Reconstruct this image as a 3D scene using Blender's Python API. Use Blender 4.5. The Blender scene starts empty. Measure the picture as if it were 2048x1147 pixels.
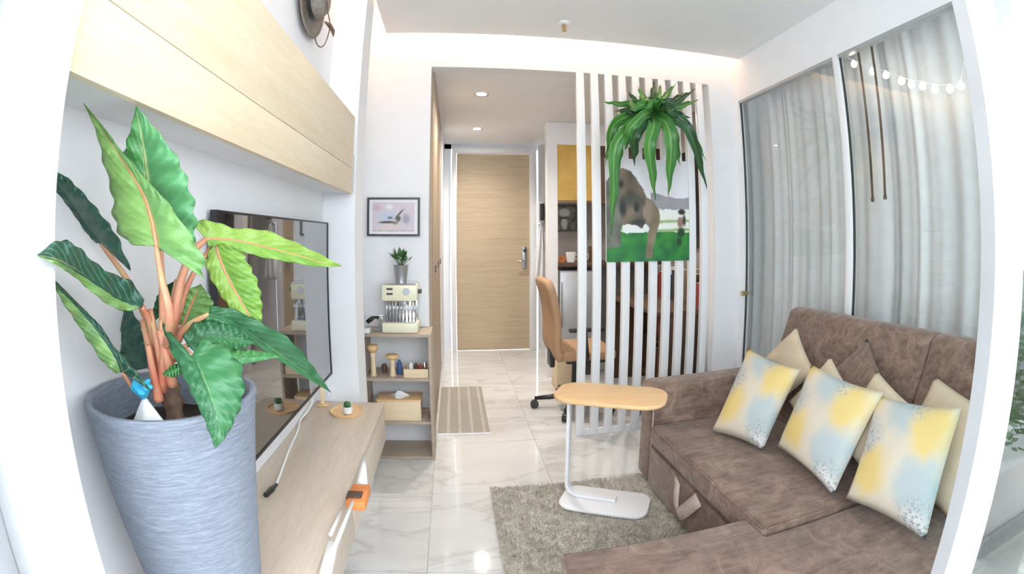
import bpy, bmesh, math, random
from mathutils import Matrix, Vector, noise
random.seed(7)
PI = math.pi
SC = bpy.context.scene
COL = SC.collection

# ------------------------------------------------------------------ camera
EYE = Vector((0, 0, 1.25))
CAM_R = [[0.9919085692, 0.1269216482, -0.0028784542],
         [-0.1269488058, 0.9914001552, -0.0317762944],
         [-0.0011793998, 0.0318845951, 0.9994908612]]      # columns: right, forward, up
LENS = [0.06062416356, -7.876873864e-05, 4.184135762e-06, -5.416869567e-07]   # angle from distance on the sensor (mm)
PPX, PPY = 1024 + 7.716, 573.5 - 130.878
cd = bpy.data.cameras.new('camera')
cd.type = 'PANO'; cd.panorama_type = 'FISHEYE_LENS_POLYNOMIAL'
cd.sensor_fit = 'HORIZONTAL'; cd.sensor_width = 36; cd.sensor_height = 36 * 1147 / 2048
cd.fisheye_fov = math.radians(300)
cd.fisheye_polynomial_k0 = 0
for i_, k_ in enumerate(LENS): setattr(cd, 'fisheye_polynomial_k%d' % (i_ + 1), -k_)
cd.shift_x = -7.716 / 2048; cd.shift_y = -130.878 / 1147
cam = bpy.data.objects.new('camera', cd); COL.objects.link(cam)
m_ = Matrix([[CAM_R[i][0], CAM_R[i][2], -CAM_R[i][1]] for i in range(3)]).to_4x4(); m_.translation = EYE
cam.matrix_world = m_
SC.camera = cam

# ------------------------------------------------------------------ world, exposure
w = bpy.data.worlds.new('sky'); SC.world = w; w.use_nodes = True
bg = w.node_tree.nodes['Background']
bg.inputs[0].default_value = (0.86, 0.93, 1.0, 1); bg.inputs[1].default_value = 2.9
SC.view_settings.view_transform = 'Standard'; SC.view_settings.look = 'None'
SC.view_settings.gamma = 1; SC.view_settings.use_curve_mapping = False
SC.view_settings.exposure = 1.2

# ------------------------------------------------------------------ pixel -> direction -> point on a known plane
def ray(x, y):
    dx, dy = (x - PPX) * 36 / 2048, (y - PPY) * 36 / 2048
    r = math.hypot(dx, dy) + 1e-9
    t = sum(k * r ** (i + 1) for i, k in enumerate(LENS))
    s = math.sin(t) / r
    v = (dx * s, math.cos(t), -dy * s)
    return Vector([sum(CAM_R[i][j] * v[j] for j in range(3)) for i in range(3)])
def on_x(x, y, X): v = ray(x, y); return EYE + v * (X / v.x)
def on_y(x, y, Y): v = ray(x, y); return EYE + v * (Y / v.y)
def on_z(x, y, Z): v = ray(x, y); return EYE + v * ((Z - EYE.z) / v.z)

# ------------------------------------------------------------------ materials
MATS = {}
class NT:
    def __init__(s, name):
        s.m = bpy.data.materials.new(name); s.m.use_nodes = True; s.t = s.m.node_tree
        s.b = s.t.nodes['Principled BSDF']
    def n(s, typ, **kw):
        nd = s.t.nodes.new('ShaderNode' + typ)
        for k, v in kw.items():
            if k.startswith('i_'):
                key = k[2:].replace('_', ' ')
                nd.inputs[key].default_value = v
            else: setattr(nd, k, v)
        return nd
    def l(s, a, b): s.t.links.new(a, b)
    def coords(s, scale=(1, 1, 1), kind='Object', rot=(0, 0, 0)):
        tc = s.n('TexCoord'); mp = s.n('Mapping')
        mp.inputs['Scale'].default_value = scale; mp.inputs['Rotation'].default_value = rot
        s.l(tc.outputs[kind], mp.inputs['Vector']); return mp.outputs['Vector']
    def noise(s, vec, scale=5, detail=4, rough=.55, dist=0):
        nd = s.n('TexNoise'); nd.inputs['Scale'].default_value = scale; nd.inputs['Detail'].default_value = detail
        nd.inputs['Roughness'].default_value = rough; nd.inputs['Distortion'].default_value = dist
        s.l(vec, nd.inputs['Vector']); return nd.outputs['Fac']
    def ramp(s, fac, stops, interp='LINEAR'):
        nd = s.n('ValToRGB'); cr = nd.color_ramp; cr.interpolation = interp
        while len(cr.elements) < len(stops): cr.elements.new(.5)
        for e, (p, c) in zip(cr.elements, stops): e.position = p; e.color = (*c, 1) if len(c) == 3 else c
        s.l(fac, nd.inputs['Fac']); return nd.outputs['Color']
    def mix(s, fac, a, b):
        nd = s.n('Mix', data_type='RGBA')
        for sock, v in ((nd.inputs[0], fac), (nd.inputs[6], a), (nd.inputs[7], b)):
            if hasattr(v, 'links') or hasattr(v, 'is_linked'): s.l(v, sock)
            elif isinstance(v, (int, float)): sock.default_value = v
            else: sock.default_value = (*v, 1)
        return nd.outputs[2]
    def bump(s, fac, strength=.2, dist=.01):
        nd = s.n('Bump'); nd.inputs['Strength'].default_value = strength; nd.inputs['Distance'].default_value = dist
        s.l(fac, nd.inputs['Height']); s.l(nd.outputs['Normal'], s.b.inputs['Normal'])
    def done(s, rough=.5, metal=0, spec=.5):
        s.b.inputs['Roughness'].default_value = rough; s.b.inputs['Metallic'].default_value = metal
        s.b.inputs['Specular IOR Level'].default_value = spec
        MATS[s.m.name] = s.m; return s.m

def plain(name, c, rough=.5, metal=0, var=.04, nscale=8, bump=0, bscale=60, spec=.5):
    t = NT(name); v = t.coords()
    f = t.noise(v, nscale, 3)
    lo = [max(0, x * (1 - var)) for x in c]; hi = [min(1, x * (1 + var)) for x in c]
    t.l(t.ramp(f, [(.3, lo), (.7, hi)]), t.b.inputs['Base Color'])
    if bump: t.bump(t.noise(v, bscale, 3), bump, .004)
    return t.done(rough, metal, spec)

def wood(name, a, b, stretch=(1, 12, 12), scale=3, rough=.45, plank=None):
    t = NT(name); v = t.coords(stretch)
    f1 = t.noise(v, scale, 6, .6, .6); f2 = t.noise(v, scale * 6, 3, .7)
    c = t.ramp(f1, [(.25, a), (.6, b), (.8, [x * .96 for x in a])])
    c2 = t.mix(t.ramp(f2, [(.35, (0, 0, 0)), (.75, (.35, .35, .35))]), c, [x * .8 for x in a])
    t.l(c2, t.b.inputs['Base Color']); t.bump(f2, .08, .002)
    return t.done(rough)

def emit(name, c, s):
    t = NT(name); t.b.inputs['Base Color'].default_value = (*c, 1)
    t.b.inputs['Emission Color'].default_value = (*c, 1); t.b.inputs['Emission Strength'].default_value = s
    return t.done(.5)

def glass(name, tint=(.93, .97, .96), ior=1.5, refl=None):
    t = NT(name); t.t.nodes.remove(t.b)
    out = [n for n in t.t.nodes if n.type == 'OUTPUT_MATERIAL'][0]
    tr = t.n('BsdfTransparent'); tr.inputs[0].default_value = (*tint, 1)
    gl = t.n('BsdfGlossy'); gl.inputs['Roughness'].default_value = 0.0; gl.inputs[0].default_value = (1, 1, 1, 1)
    lw = t.n('LayerWeight'); lw.inputs[0].default_value = .5
    pw = t.n('Math', operation='POWER'); t.l(lw.outputs['Facing'], pw.inputs[0]); pw.inputs[1].default_value = 5
    f0 = ((ior - 1) / (ior + 1)) ** 2
    ma = t.n('Math', operation='MULTIPLY_ADD'); t.l(pw.outputs[0], ma.inputs[0]); ma.inputs[1].default_value = 1 - f0; ma.inputs[2].default_value = f0
    mx = t.n('MixShader'); t.l(ma.outputs[0], mx.inputs[0]); t.l(tr.outputs[0], mx.inputs[1]); t.l(gl.outputs[0], mx.inputs[2])
    t.l(mx.outputs[0], out.inputs[0]); MATS[name] = t.m; return t.m

plain('wall_white', (.87, .87, .89), .7, var=.015, bump=.02, bscale=120)
plain('ceiling_white', (.90, .90, .90), .8, var=.01)
plain('gloss_white', (.88, .88, .90), .35, var=.01)
plain('frame_white', (.90, .90, .92), .35, var=.02, nscale=3)
plain('alu_grey', (.42, .43, .44), .4, .3, .05)
plain('dark_gap', (.03, .03, .03), .6)
plain('taupe_wall', (.36, .32, .30), .7, var=.06)
plain('grout', (.70, .69, .67), .8)
plain('black_plastic', (.02, .02, .022), .35)
plain('dark_grey', (.06, .06, .07), .4)
plain('chrome', (.75, .76, .78), .18, 1.0, .03)
plain('brass', (.55, .42, .2), .3, .9)
plain('cream', (.86, .83, .62), .3, var=.02)
plain('ceramic_white', (.88, .88, .88), .25)
plain('paper_white', (.9, .9, .92), .8)
plain('cyan_cloth', (.05, .45, .7), .7, var=.25, nscale=30)
plain('orange_plastic', (.75, .25, .07), .5, var=.2, nscale=20)
plain('soil', (.03, .022, .016), .95, var=.5, nscale=60, bump=.6, bscale=120)
plain('trunk_brown', (.17, .10, .065), .85, var=.5, nscale=40, bump=.6, bscale=80)
plain('straw_grey', (.28, .25, .22), .85, var=.2, nscale=60, bump=.4, bscale=200)
plain('tan_leather', (.45, .27, .15), .55, var=.1, nscale=6, bump=.1, bscale=90)
plain('brown_dark', (.10, .055, .035), .6, var=.2)
plain('beige_cloth', (.62, .51, .37), .9, var=.08, nscale=12, bump=.3, bscale=300)
plain('sheer', (.74, .74, .745), .9, var=.04, nscale=20)
plain('strap_shine_piping', (.52, .42, .37), .5, var=.15, nscale=30)  # strap's gloss highlight put into its paler colour; plain pale tone on arm piping
plain('zinc', (.45, .47, .49), .35, .8, .1)
plain('leaf_far', (.05, .16, .04), .5, var=.4, nscale=20)
plain('balcony_tile', (.55, .55, .53), .6, var=.08)
plain('yellow_panel', (.66, .42, .10), .5, var=.15, nscale=5)
plain('cable_white', (.85, .85, .85), .4)
plain('silver_grey', (.55, .57, .60), .35, .4, .05)
plain('red_cover', (.35, .06, .05), .6); plain('blue_cover', (.06, .12, .3), .6); plain('sand_cover', (.55, .42, .28), .6)
wood('oak_pale', (.80, .64, .42), (.86, .74, .55), (14, 1.2, 14), 2.0, .4)
wood('oak_bench', (.62, .51, .40), (.71, .61, .50), (10, 1, 10), 2.2, .35)
wood('oak_door', (.50, .38, .25), (.62, .49, .34), (1, 6, 16), 2.2, .45)
wood('oak_shelf', (.40, .31, .23), (.52, .42, .33), (2, 6, 12), 3, .5)
wood('bamboo', (.80, .48, .22), (.88, .60, .32), (2, 16, 16), 3, .35)
wood('pine_box', (.82, .62, .38), (.88, .72, .5), (2, 14, 14), 3, .45)
wood('hall_panel', (.36, .27, .18), (.48, .37, .26), (8, 8, 1), 3, .45)
glass('clear_glass', (.965, .975, .97), 1.5)
glass('door_glass', (.62, .69, .69), 2.1)
emit('warm_led', (1, .62, .34), 24); emit('lamp_white', (1, .95, .88), 25); emit('bulb_warm', (1, .92, .78), 3.2)

def marble():
    t = NT('marble_tile')
    g = t.n('NewGeometry'); oi = t.n('ObjectInfo')
    ad = t.n('VectorMath', operation='ADD'); sc = t.n('VectorMath', operation='SCALE'); sc.inputs[3].default_value = 7
    cb = t.n('CombineXYZ'); t.l(oi.outputs['Random'], cb.inputs[0]); t.l(oi.outputs['Random'], cb.inputs[1])
    t.l(cb.outputs[0], sc.inputs[0]); t.l(g.outputs['Position'], ad.inputs[0]); t.l(sc.outputs[0], ad.inputs[1])
    mp = t.n('Mapping'); mp.inputs['Rotation'].default_value = (0, 0, math.radians(-40)); mp.inputs['Scale'].default_value = (.7, 2.0, 1)
    t.l(ad.outputs[0], mp.inputs[0]); v = mp.outputs[0]
    f = t.noise(v, 1.1, 6, .55, .9)
    vein = t.ramp(f, [(.475, (0, 0, 0)), (.498, (1, 1, 1)), (.515, (.25, .25, .25)), (.56, (0, 0, 0))])
    cloud = t.ramp(t.noise(v, 2.2, 4), [(.3, (.70, .695, .68)), (.7, (.78, .77, .76))])
    vm = t.n('Math', operation='MULTIPLY'); t.l(vein, vm.inputs[0]); vm.inputs[1].default_value = .38
    t.l(t.mix(vm.outputs[0], cloud, (.42, .39, .36)), t.b.inputs['Base Color'])
    return t.done(.07, 0, .6)
marble()

def fabric_sofa():
    t = NT('sofa_suede'); v = t.coords((1, 1, 1))
    a = t.noise(v, 9, 6, .72, 1.2); mp = t.coords((4, 30, 30)); b = t.noise(mp, 1.6, 4, .7)
    c = t.ramp(a, [(.3, (.09, .050, .033)), (.52, (.185, .112, .080)), (.75, (.36, .245, .19))])
    t.l(t.mix(t.ramp(b, [(.4, (0, 0, 0)), (.75, (.38, .38, .38))]), c, (.42, .30, .25)), t.b.inputs['Base Color'])
    t.bump(t.noise(v, 160, 3), .25, .003)
    t.b.inputs['Sheen Weight'].default_value = .25
    return t.done(.75)
fabric_sofa()

def pot_mat():
    t = NT('pot_slate'); v = t.coords((1, 1, 6)); f = t.noise(v, 34, 5, .75, .6)
    t.l(t.ramp(f, [(.3, (.21, .245, .31)), (.6, (.31, .35, .425)), (.8, (.42, .465, .54))]), t.b.inputs['Base Color'])
    t.bump(f, .7, .006); return t.done(.6)
pot_mat()

def leaf_mat(name, a, b, vein, veinw=.05, tip=None, lat=12):
    t = NT(name); uv = t.n('UVMap'); sp = t.n('SeparateXYZ'); t.l(uv.outputs[0], sp.inputs[0])
    def M(op, x, y=None):
        n = t.n('Math', operation=op)
        for i, q in enumerate((x, y)):
            if q is None: continue
            if isinstance(q, (int, float)): n.inputs[i].default_value = q
            else: t.l(q, n.inputs[i])
        return n.outputs[0]
    d = M('ABSOLUTE', M('SUBTRACT', sp.outputs[1], .5))
    ph = M('FRACT', M('MULTIPLY', M('SUBTRACT', sp.outputs[0], M('MULTIPLY', d, .45)), lat))
    lv = M('ABSOLUTE', M('SUBTRACT', ph, .5))                        # 0.5 on a vein
    latv = t.ramp(lv, [(.40, (0, 0, 0)), (.5, (.45, .45, .45))])
    midv = t.ramp(d, [(veinw * .35, (1, 1, 1)), (veinw, (0, 0, 0))])
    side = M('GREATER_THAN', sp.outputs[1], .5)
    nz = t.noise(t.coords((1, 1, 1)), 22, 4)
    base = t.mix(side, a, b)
    base = t.mix(t.ramp(nz, [(.35, (0, 0, 0)), (.7, (.45, .45, .45))]), base, [min(1, x * 1.5 + .01) for x in a])
    c = t.mix(latv, base, [min(1, x * 1.25 + .03) for x in b]); c = t.mix(midv, c, vein)
    t.l(c, t.b.inputs['Base Color']); t.bump(lv, .25, .004)
    t.b.inputs['Subsurface Weight'].default_value = 0.0
    return t.done(.38)
leaf_mat('leaf_bright', (.06, .22, .06), (.10, .31, .13), (.50, .55, .25))
leaf_mat('leaf_lime', (.25, .40, .07), (.17, .35, .06), (.52, .34, .12))
leaf_mat('leaf_pale', (.18, .33, .09), (.13, .29, .09), (.48, .24, .09))
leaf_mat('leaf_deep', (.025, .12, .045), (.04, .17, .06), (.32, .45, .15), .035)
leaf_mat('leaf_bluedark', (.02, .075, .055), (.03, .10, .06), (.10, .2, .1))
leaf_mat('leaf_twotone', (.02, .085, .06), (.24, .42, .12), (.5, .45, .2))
leaf_mat('frond_green', (.04, .17, .03), (.08, .26, .045), (.20, .40, .11), .08, lat=6)
leaf_mat('frond_dark', (.015, .06, .02), (.025, .10, .025), (.07, .17, .05), .08, lat=6)
def petiole():
    t = NT('petiole'); g = t.coords((1, 1, 1)); f = t.noise(g, 14, 3)
    t.l(t.ramp(f, [(.3, (.60, .19, .11)), (.55, (.62, .30, .18)), (.75, (.48, .42, .17))]), t.b.inputs['Base Color']); return t.done(.45)
petiole()
def pillow_mat():
    t = NT('pillow_print'); uv = t.n('UVMap'); v = t.coords((1, 1, 1))
    wob = t.n('TexNoise'); wob.inputs['Scale'].default_value = 14; wob.inputs['Detail'].default_value = 3; t.l(v, wob.inputs['Vector'])
    sc = t.n('VectorMath', operation='SCALE'); sc.inputs[3].default_value = .22; t.l(wob.outputs['Color'], sc.inputs[0])
    ad = t.n('VectorMath', operation='ADD'); t.l(uv.outputs[0], ad.inputs[0]); t.l(sc.outputs[0], ad.inputs[1])
    def spot(u, w, r0, r1):
        d = t.n('VectorMath', operation='DISTANCE'); t.l(ad.outputs[0], d.inputs[0]); d.inputs[1].default_value = (u + .11, w + .11, .11)
        f = t.n('MapRange', interpolation_type='SMOOTHSTEP'); t.l(d.outputs['Value'], f.inputs[0]); f.inputs[1].default_value = r1; f.inputs[2].default_value = r0
        return f.outputs[0]
    c = (.66, .60, .49)
    Y, Bl, Gr = (.72, .56, .22), (.45, .52, .53), (.52, .53, .51)
    for u, w, r0, r1, k in ((.08, .62, .10, .26, Gr), (.46, .90, .08, .30, Bl), (.80, .78, .12, .32, Y), (.24, .32, .12, .30, Y), (.04, .98, .06, .18, Y), (.80, .32, .14, .32, Bl), (.90, .02, .05, .22, (.70, .70, .68))):
        c = t.mix(spot(u, w, r0, r1), c, k)
    sp = t.ramp(t.noise(v, 85, 2, .8), [(.52, (0, 0, 0)), (.58, (1, 1, 1))])
    for u, w, r in ((.08, .60, .24), (.86, .08, .26), (.62, .98, .16)):
        k = t.n('Math', operation='MULTIPLY'); t.l(spot(u, w, r * .4, r), k.inputs[0]); t.l(sp, k.inputs[1])
        c = t.mix(k.outputs[0], c, (.34, .37, .39))
    t.l(c, t.b.inputs['Base Color']); t.bump(t.noise(v, 220, 2), .2, .003); return t.done(.85)
pillow_mat()
def rug_mat():
    t = NT('rug_taupe'); v = t.coords(); f = t.noise(v, 26, 4, .7)
    t.l(t.ramp(f, [(.3, (.42, .375, .31)), (.5, (.60, .55, .475)), (.72, (.78, .73, .65))]), t.b.inputs['Base Color']); return t.done(.95)
rug_mat()
def mat_stripe():
    t = NT('mat_stripe'); v = t.coords(); sp = t.n('SeparateXYZ'); t.l(v, sp.inputs[0])
    k = t.n('Math', operation='MULTIPLY'); t.l(sp.outputs[0], k.inputs[0]); k.inputs[1].default_value = 13
    fr = t.n('Math', operation='FRACT'); t.l(k.outputs[0], fr.inputs[0])
    c = t.ramp(fr.outputs[0], [(.0, (.44, .40, .34)), (.70, (.44, .40, .34)), (.76, (.62, .58, .52)), (.95, (.62, .58, .52)), (1, (.44, .40, .34))])
    t.l(t.mix(t.ramp(t.noise(v, 70, 3), [(.3, (0, 0, 0)), (.7, (.5, .5, .5))]), c, (.34, .31, .26)), t.b.inputs['Base Color']); return t.done(.9)
mat_stripe()
def vcol_mat():
    t = NT('printed'); a = t.n('VertexColor', layer_name='print'); t.l(a.outputs[0], t.b.inputs['Base Color']); return t.done(.45)
vcol_mat()
def tv_mat():
    t = NT('tv_screen'); t.b.inputs['Base Color'].default_value = (.012, .012, .014, 1)
    t.b.inputs['Coat Weight'].default_value = 1.0; t.b.inputs['Coat Roughness'].default_value = 0.0; t.b.inputs['Coat IOR'].default_value = 2.0
    return t.done(.05, 0, 1.0)
tv_mat()

# ------------------------------------------------------------------ mesh helpers
class MB:
    def __init__(s): s.v = []; s.f = []; s.uv = {}; s.col = None
    def add(s, vs, fs):
        o = len(s.v); s.v += [Vector(q) for q in vs]; s.f += [tuple(o + i for i in f) for f in fs]; return s
    def box(s, x0, x1, y0, y1, z0, z1):
        vs = [(x, y, z) for z in (z0, z1) for y in (y0, y1) for x in (x0, x1)]
        return s.add(vs, [(0, 2, 3, 1), (4, 5, 7, 6), (0, 1, 5, 4), (2, 6, 7, 3), (0, 4, 6, 2), (1, 3, 7, 5)])
    def cyl(s, p0, p1, r0, r1=None, n=16):
        return s.tube([p0, p1], [r0, r0 if r1 is None else r1], n)
    def tube(s, pts, rad, n=10):
        pts = [Vector(q) for q in pts]
        if not hasattr(rad, '__len__'): rad = [rad] * len(pts)
        o = len(s.v); up = None
        for i, q in enumerate(pts):
            d = (pts[min(i + 1, len(pts) - 1)] - pts[max(i - 1, 0)]).normalized()
            if up is None: up = Vector((0, 0, 1)) if abs(d.z) < .9 else Vector((1, 0, 0))
            a = d.cross(up)
            a = a.normalized() if a.length > 1e-6 else Vector((1, 0, 0)); b = d.cross(a).normalized(); up = -b if False else a.cross(d)
            for k in range(n):
                t = 2 * PI * k / n; s.v.append(q + (a * math.cos(t) + b * math.sin(t)) * rad[i])
        for i in range(len(pts) - 1):
            for k in range(n):
                s.f.append((o + i * n + k, o + i * n + (k + 1) % n, o + (i + 1) * n + (k + 1) % n, o + (i + 1) * n + k))
        s.f.append(tuple(o + k for k in reversed(range(n)))); s.f.append(tuple(o + (len(pts) - 1) * n + k for k in range(n)))
        return s
    def lathe(s, c, prof, n=32):
        c = Vector(c); o = len(s.v)
        for r, z in prof:
            for k in range(n): t = 2 * PI * k / n; s.v.append(c + Vector((r * math.cos(t), r * math.sin(t), z)))
        for i in range(len(prof) - 1):
            for k in range(n): s.f.append((o + i * n + k, o + i * n + (k + 1) % n, o + (i + 1) * n + (k + 1) % n, o + (i + 1) * n + k))
        if prof[0][0] > 1e-5: s.f.append(tuple(o + k for k in reversed(range(n))))
        if prof[-1][0] > 1e-5: s.f.append(tuple(o + (len(prof) - 1) * n + k for k in range(n)))
        return s
    def prism(s, poly, z0, z1):
        n = len(poly)
        return s.add([(x, y, z0) for x, y in poly] + [(x, y, z1) for x, y in poly],
                     [tuple(reversed(range(n))), tuple(range(n, 2 * n))] + [(i, (i + 1) % n, n + (i + 1) % n, n + i) for i in range(n)])
    def grid(s, fn, nu, nv, uv=True):
        o = len(s.v)
        for i in range(nu + 1):
            for j in range(nv + 1):
                s.v.append(Vector(fn(i / nu, j / nv))); s.uv[len(s.v) - 1] = (i / nu, j / nv)
        for i in range(nu):
            for j in range(nv):
                a = o + i * (nv + 1) + j; s.f.append((a, a + 1, a + nv + 2, a + nv + 1))
        return s
    def build(s, name, mat, parent=None, bevel=0, seg=2, smooth=False, sub=0, local=False, solid=0, angle=None):
        me = bpy.data.meshes.new(name)
        off = Vector((0, 0, 0))
        if parent is not None and not local:
            q = parent
            while q is not None: off += q.location; q = q.parent
        me.from_pydata([v - off for v in s.v], [], s.f); me.validate()
        bm = bmesh.new(); bm.from_mesh(me); bmesh.ops.recalc_face_normals(bm, faces=bm.faces)
        if bevel:
            bmesh.ops.bevel(bm, geom=[e for e in bm.edges if e.is_manifold and e.calc_face_angle(0) > .5], offset=bevel, segments=seg, profile=.5, affect='EDGES', clamp_overlap=True)
        bm.to_mesh(me); bm.free()
        if s.uv and not bevel:
            ul = me.uv_layers.new(name='UVMap')
            for lp in me.loops: ul.data[lp.index].uv = s.uv.get(lp.vertex_index, (0, 0))
        if s.col:
            ca = me.color_attributes.new('print', 'FLOAT_COLOR', 'POINT')
            for i, c in enumerate(s.col): ca.data[i].color = (*c, 1)
        me.materials.append(MATS[mat])
        if smooth or bevel or sub:
            for p in me.polygons: p.use_smooth = True
            if angle is not None or bevel:
                try: me.set_sharp_from_angle(angle=math.radians(angle or 40))
                except Exception: pass
        o = bpy.data.objects.new(name, me); COL.objects.link(o)
        if parent is not None: o.parent = parent
        if solid: md = o.modifiers.new('thick', 'SOLIDIFY'); md.thickness = solid; md.offset = 0
        if sub: md = o.modifiers.new('smooth', 'SUBSURF'); md.levels = sub; md.render_levels = sub
        return o
def box(*a): return MB().box(*a)
def tag(o, label, cat=None, group=None, kind=None):
    o['label'] = label
    if cat: o['category'] = cat
    if group: o['group'] = group
    if kind: o['kind'] = kind
    return o
def thing(name, loc, label, cat, group=None, kind=None, rz=0):
    o = bpy.data.objects.new(name, None); COL.objects.link(o); o.location = loc; o.rotation_euler.z = rz
    o.empty_display_size = .05
    return tag(o, label, cat, group, kind)
def struct(name, mb, mat, label, parent=None, **kw):
    o = mb.build(name, mat, parent, **kw)
    if parent is None: tag(o, label, 'structure' if False else None, kind='structure')
    return o
def copy_tree(o, parent=None):
    c = o.copy(); COL.objects.link(c)
    if parent is not None: c.parent = parent
    for ch in list(o.children): copy_tree(ch, c)
    return c
def rrect(cx, cy, hx, hy, r, rot=0, n=6):
    pts = []
    for sx, sy, a0 in ((1, 1, 0), (-1, 1, 90), (-1, -1, 180), (1, -1, 270)):
        for k in range(n + 1):
            a = math.radians(a0 + 90 * k / n); pts.append((sx * (hx - r) + r * math.cos(a), sy * (hy - r) + r * math.sin(a)))
    c, s_ = math.cos(rot), math.sin(rot)
    return [(cx + x * c - y * s_, cy + x * s_ + y * c) for x, y in pts]
def catmull(pts, n):
    pts = [Vector(p) for p in pts]; out = []
    P_ = [pts[0] * 2 - pts[1]] + pts + [pts[-1] * 2 - pts[-2]]
    m = len(pts) - 1
    for i in range(n + 1):
        t = i / n * m; k = min(int(t), m - 1); t -= k
        a, b, c, d = P_[k:k + 4]
        out.append(.5 * ((2 * b) + (c - a) * t + (2 * a - 5 * b + 4 * c - d) * t * t + (3 * b - a - 3 * c + d) * t ** 3))
    return out

# ================================================================== THE SETTING
XL, XR, YD, YB, ZC = -.59, 1.87, .43, 2.71, 2.43     # left wall, glass wall, balcony door, partition wall, ceiling
floor = struct('floor', box(-.75, 1.95, .36, 5.25, -.06, -.006), 'grout', 'glossy white marble tile floor with grey veins')
def cuts(a, b, o, s=.6):
    k = math.ceil((a - o) / s - 1e-6); q = [a]
    while o + k * s < b - .02:
        if o + k * s > a + .02: q.append(o + k * s)
        k += 1
    return q + [b]
xs_, ys_ = cuts(-.6, 1.88, -.14), cuts(.44, 5.16, 2.10)
tcache = {}
for i in range(len(xs_) - 1):
    for j in range(len(ys_) - 1):
        wx, wy = xs_[i + 1] - xs_[i], ys_[j + 1] - ys_[j]; key = (round(wx, 3), round(wy, 3)); g = .0012
        if key not in tcache:
            o = box(-wx / 2 + g, wx / 2 - g, -wy / 2 + g, wy / 2 - g, -.006, 0).build('tile', 'marble_tile', None)
            tcache[key] = o.data
        else:
            o = bpy.data.objects.new('tile', tcache[key]); COL.objects.link(o)
        o.parent = floor; o.location = ((xs_[i] + xs_[i + 1]) / 2, (ys_[j] + ys_[j + 1]) / 2, 0)
struct('floor_balcony', box(-1.6, 3.4, -1.6, .36, -.1, -.02), 'balcony_tile', 'pale grey balcony floor outside the sliding door')
struct('wall_left', box(XL - .12, XL, .43, 5.25, 0, 2.62), 'wall_white', 'white wall on the left behind the television')
struct('wall_pillar', box(XL, -.445, 2.05, 2.23, 0, 2.62), 'wall_white', 'narrow white pillar between the television and the open shelf')
wb = MB()
wb.box(XL, -.160, YB, YB + .10, 0, 2.62)
struct('wall_back_beam', box(-.160, 1.655, YB, YB + .10, 2.262, 2.62), 'wall_white', 'white beam over the opening to the hall')
struct('wall_back_right', box(1.655, 1.90, YB, YB + .10, 0, 2.62), 'wall_white', 'white wall strip between the slats and the glass partition')
struct('wall_back', wb, 'wall_white', 'white wall with the wide opening to the entrance hall')
struct('wall_right', box(XR - .02, XR + .035, YD, YB, 2.15, 2.62), 'wall_white', 'white bulkhead above the glass partition')
struct('ceiling', MB().box(-.43, XR, YD, 2.59, ZC, ZC + .05), 'ceiling_white', 'white dropped ceiling with lit edge slot')
struct('ceiling_upper', box(XL - .12, XR + .12, YD - .1, YB + .1, 2.62, 2.70), 'ceiling_white', 'upper ceiling above the light slot')
struct('wall_right_upper', box(XR + .036, XR + .13, YD, YB, 2.52, 2.62), 'wall_white', 'upper bedroom side of the bulkhead')
struct('ceiling_hall', box(-.75, 2.05, YB + .1, 5.25, 2.262, 2.35), 'ceiling_white', 'low white ceiling of the entrance hall')
fw = MB(); fw.box(-.75, -.135, 5.08, 5.2, 0, 2.262); fw.box(-.135, .90, 5.12, 5.2, 2.21, 2.262); fw.box(.90, 2.05, 5.08, 5.2, 0, 2.262); fw.box(-.135, -.06, 5.12, 5.2, 0, 2.262)
struct('wall_far', fw, 'wall_white', 'white wall around the entrance door')
struct('wall_nook', box(1.90, 2.0, YB + .1, 5.1, 0, 2.262), 'taupe_wall', 'taupe wall behind the white slats')
# wardrobe panels that line the hall on the left
hp = thing('wall_hall', (-.15, 3.5, 0), 'wood panelled wardrobe front lining the hall on the left', None, kind='structure')
for a, b in ((2.815, 3.30), (3.305, 3.80), (3.805, 4.30)):
    q = box(-.19, -.145, a, b, .05, 2.262).build('panel', 'hall_panel', hp, bevel=.003)
    box(-.145, -.138, b - .03, b - .018, 1.0, 1.05).build('handle', 'dark_grey', q)
box(-.19, -.150, 2.815, 4.30, 0, .05).build('plinth', 'hall_panel', hp)
struct('wall_hall_end', box(-.59, -.135, 4.305, 5.08, 0, 2.262), 'wall_white', 'white wall stub beside the entrance door')
# front wall: post at the left of the balcony door
struct('wall_front', box(-.500, -.437, .36, .412, 0, 2.62), 'frame_white', 'white door post at the left edge of the view')
tf = MB(); tf.box(-.60, -.545, .345, .40, 0, 2.6); tf.box(-.544, -.502, .375, .40, 0, 2.6)
struct('trim_1', tf, 'alu_grey', 'grey metal window frame beyond the white post')
struct('wall_front_far', box(-1.6, -.602, .38, .43, -.1, 2.7), 'frame_white', 'outer wall left of the balcony door')
struct('ceiling_balcony', box(-1.6, 3.4, -1.6, .36, 2.56, 2.75), 'ceiling_white', 'white soffit above the balcony')
struct('wall_balcony', MB().box(-1.6, 3.4, -1.72, -1.6, -.1, 1.0).box(3.4, 3.5, -1.72, .36, -.1, 1.0), 'alu_grey', 'grey balcony parapet')
struct('trim_2', box(-.7, 3.4, .36, .46, 2.50, 2.75), 'frame_white', 'white head beam over the balcony door')

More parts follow.
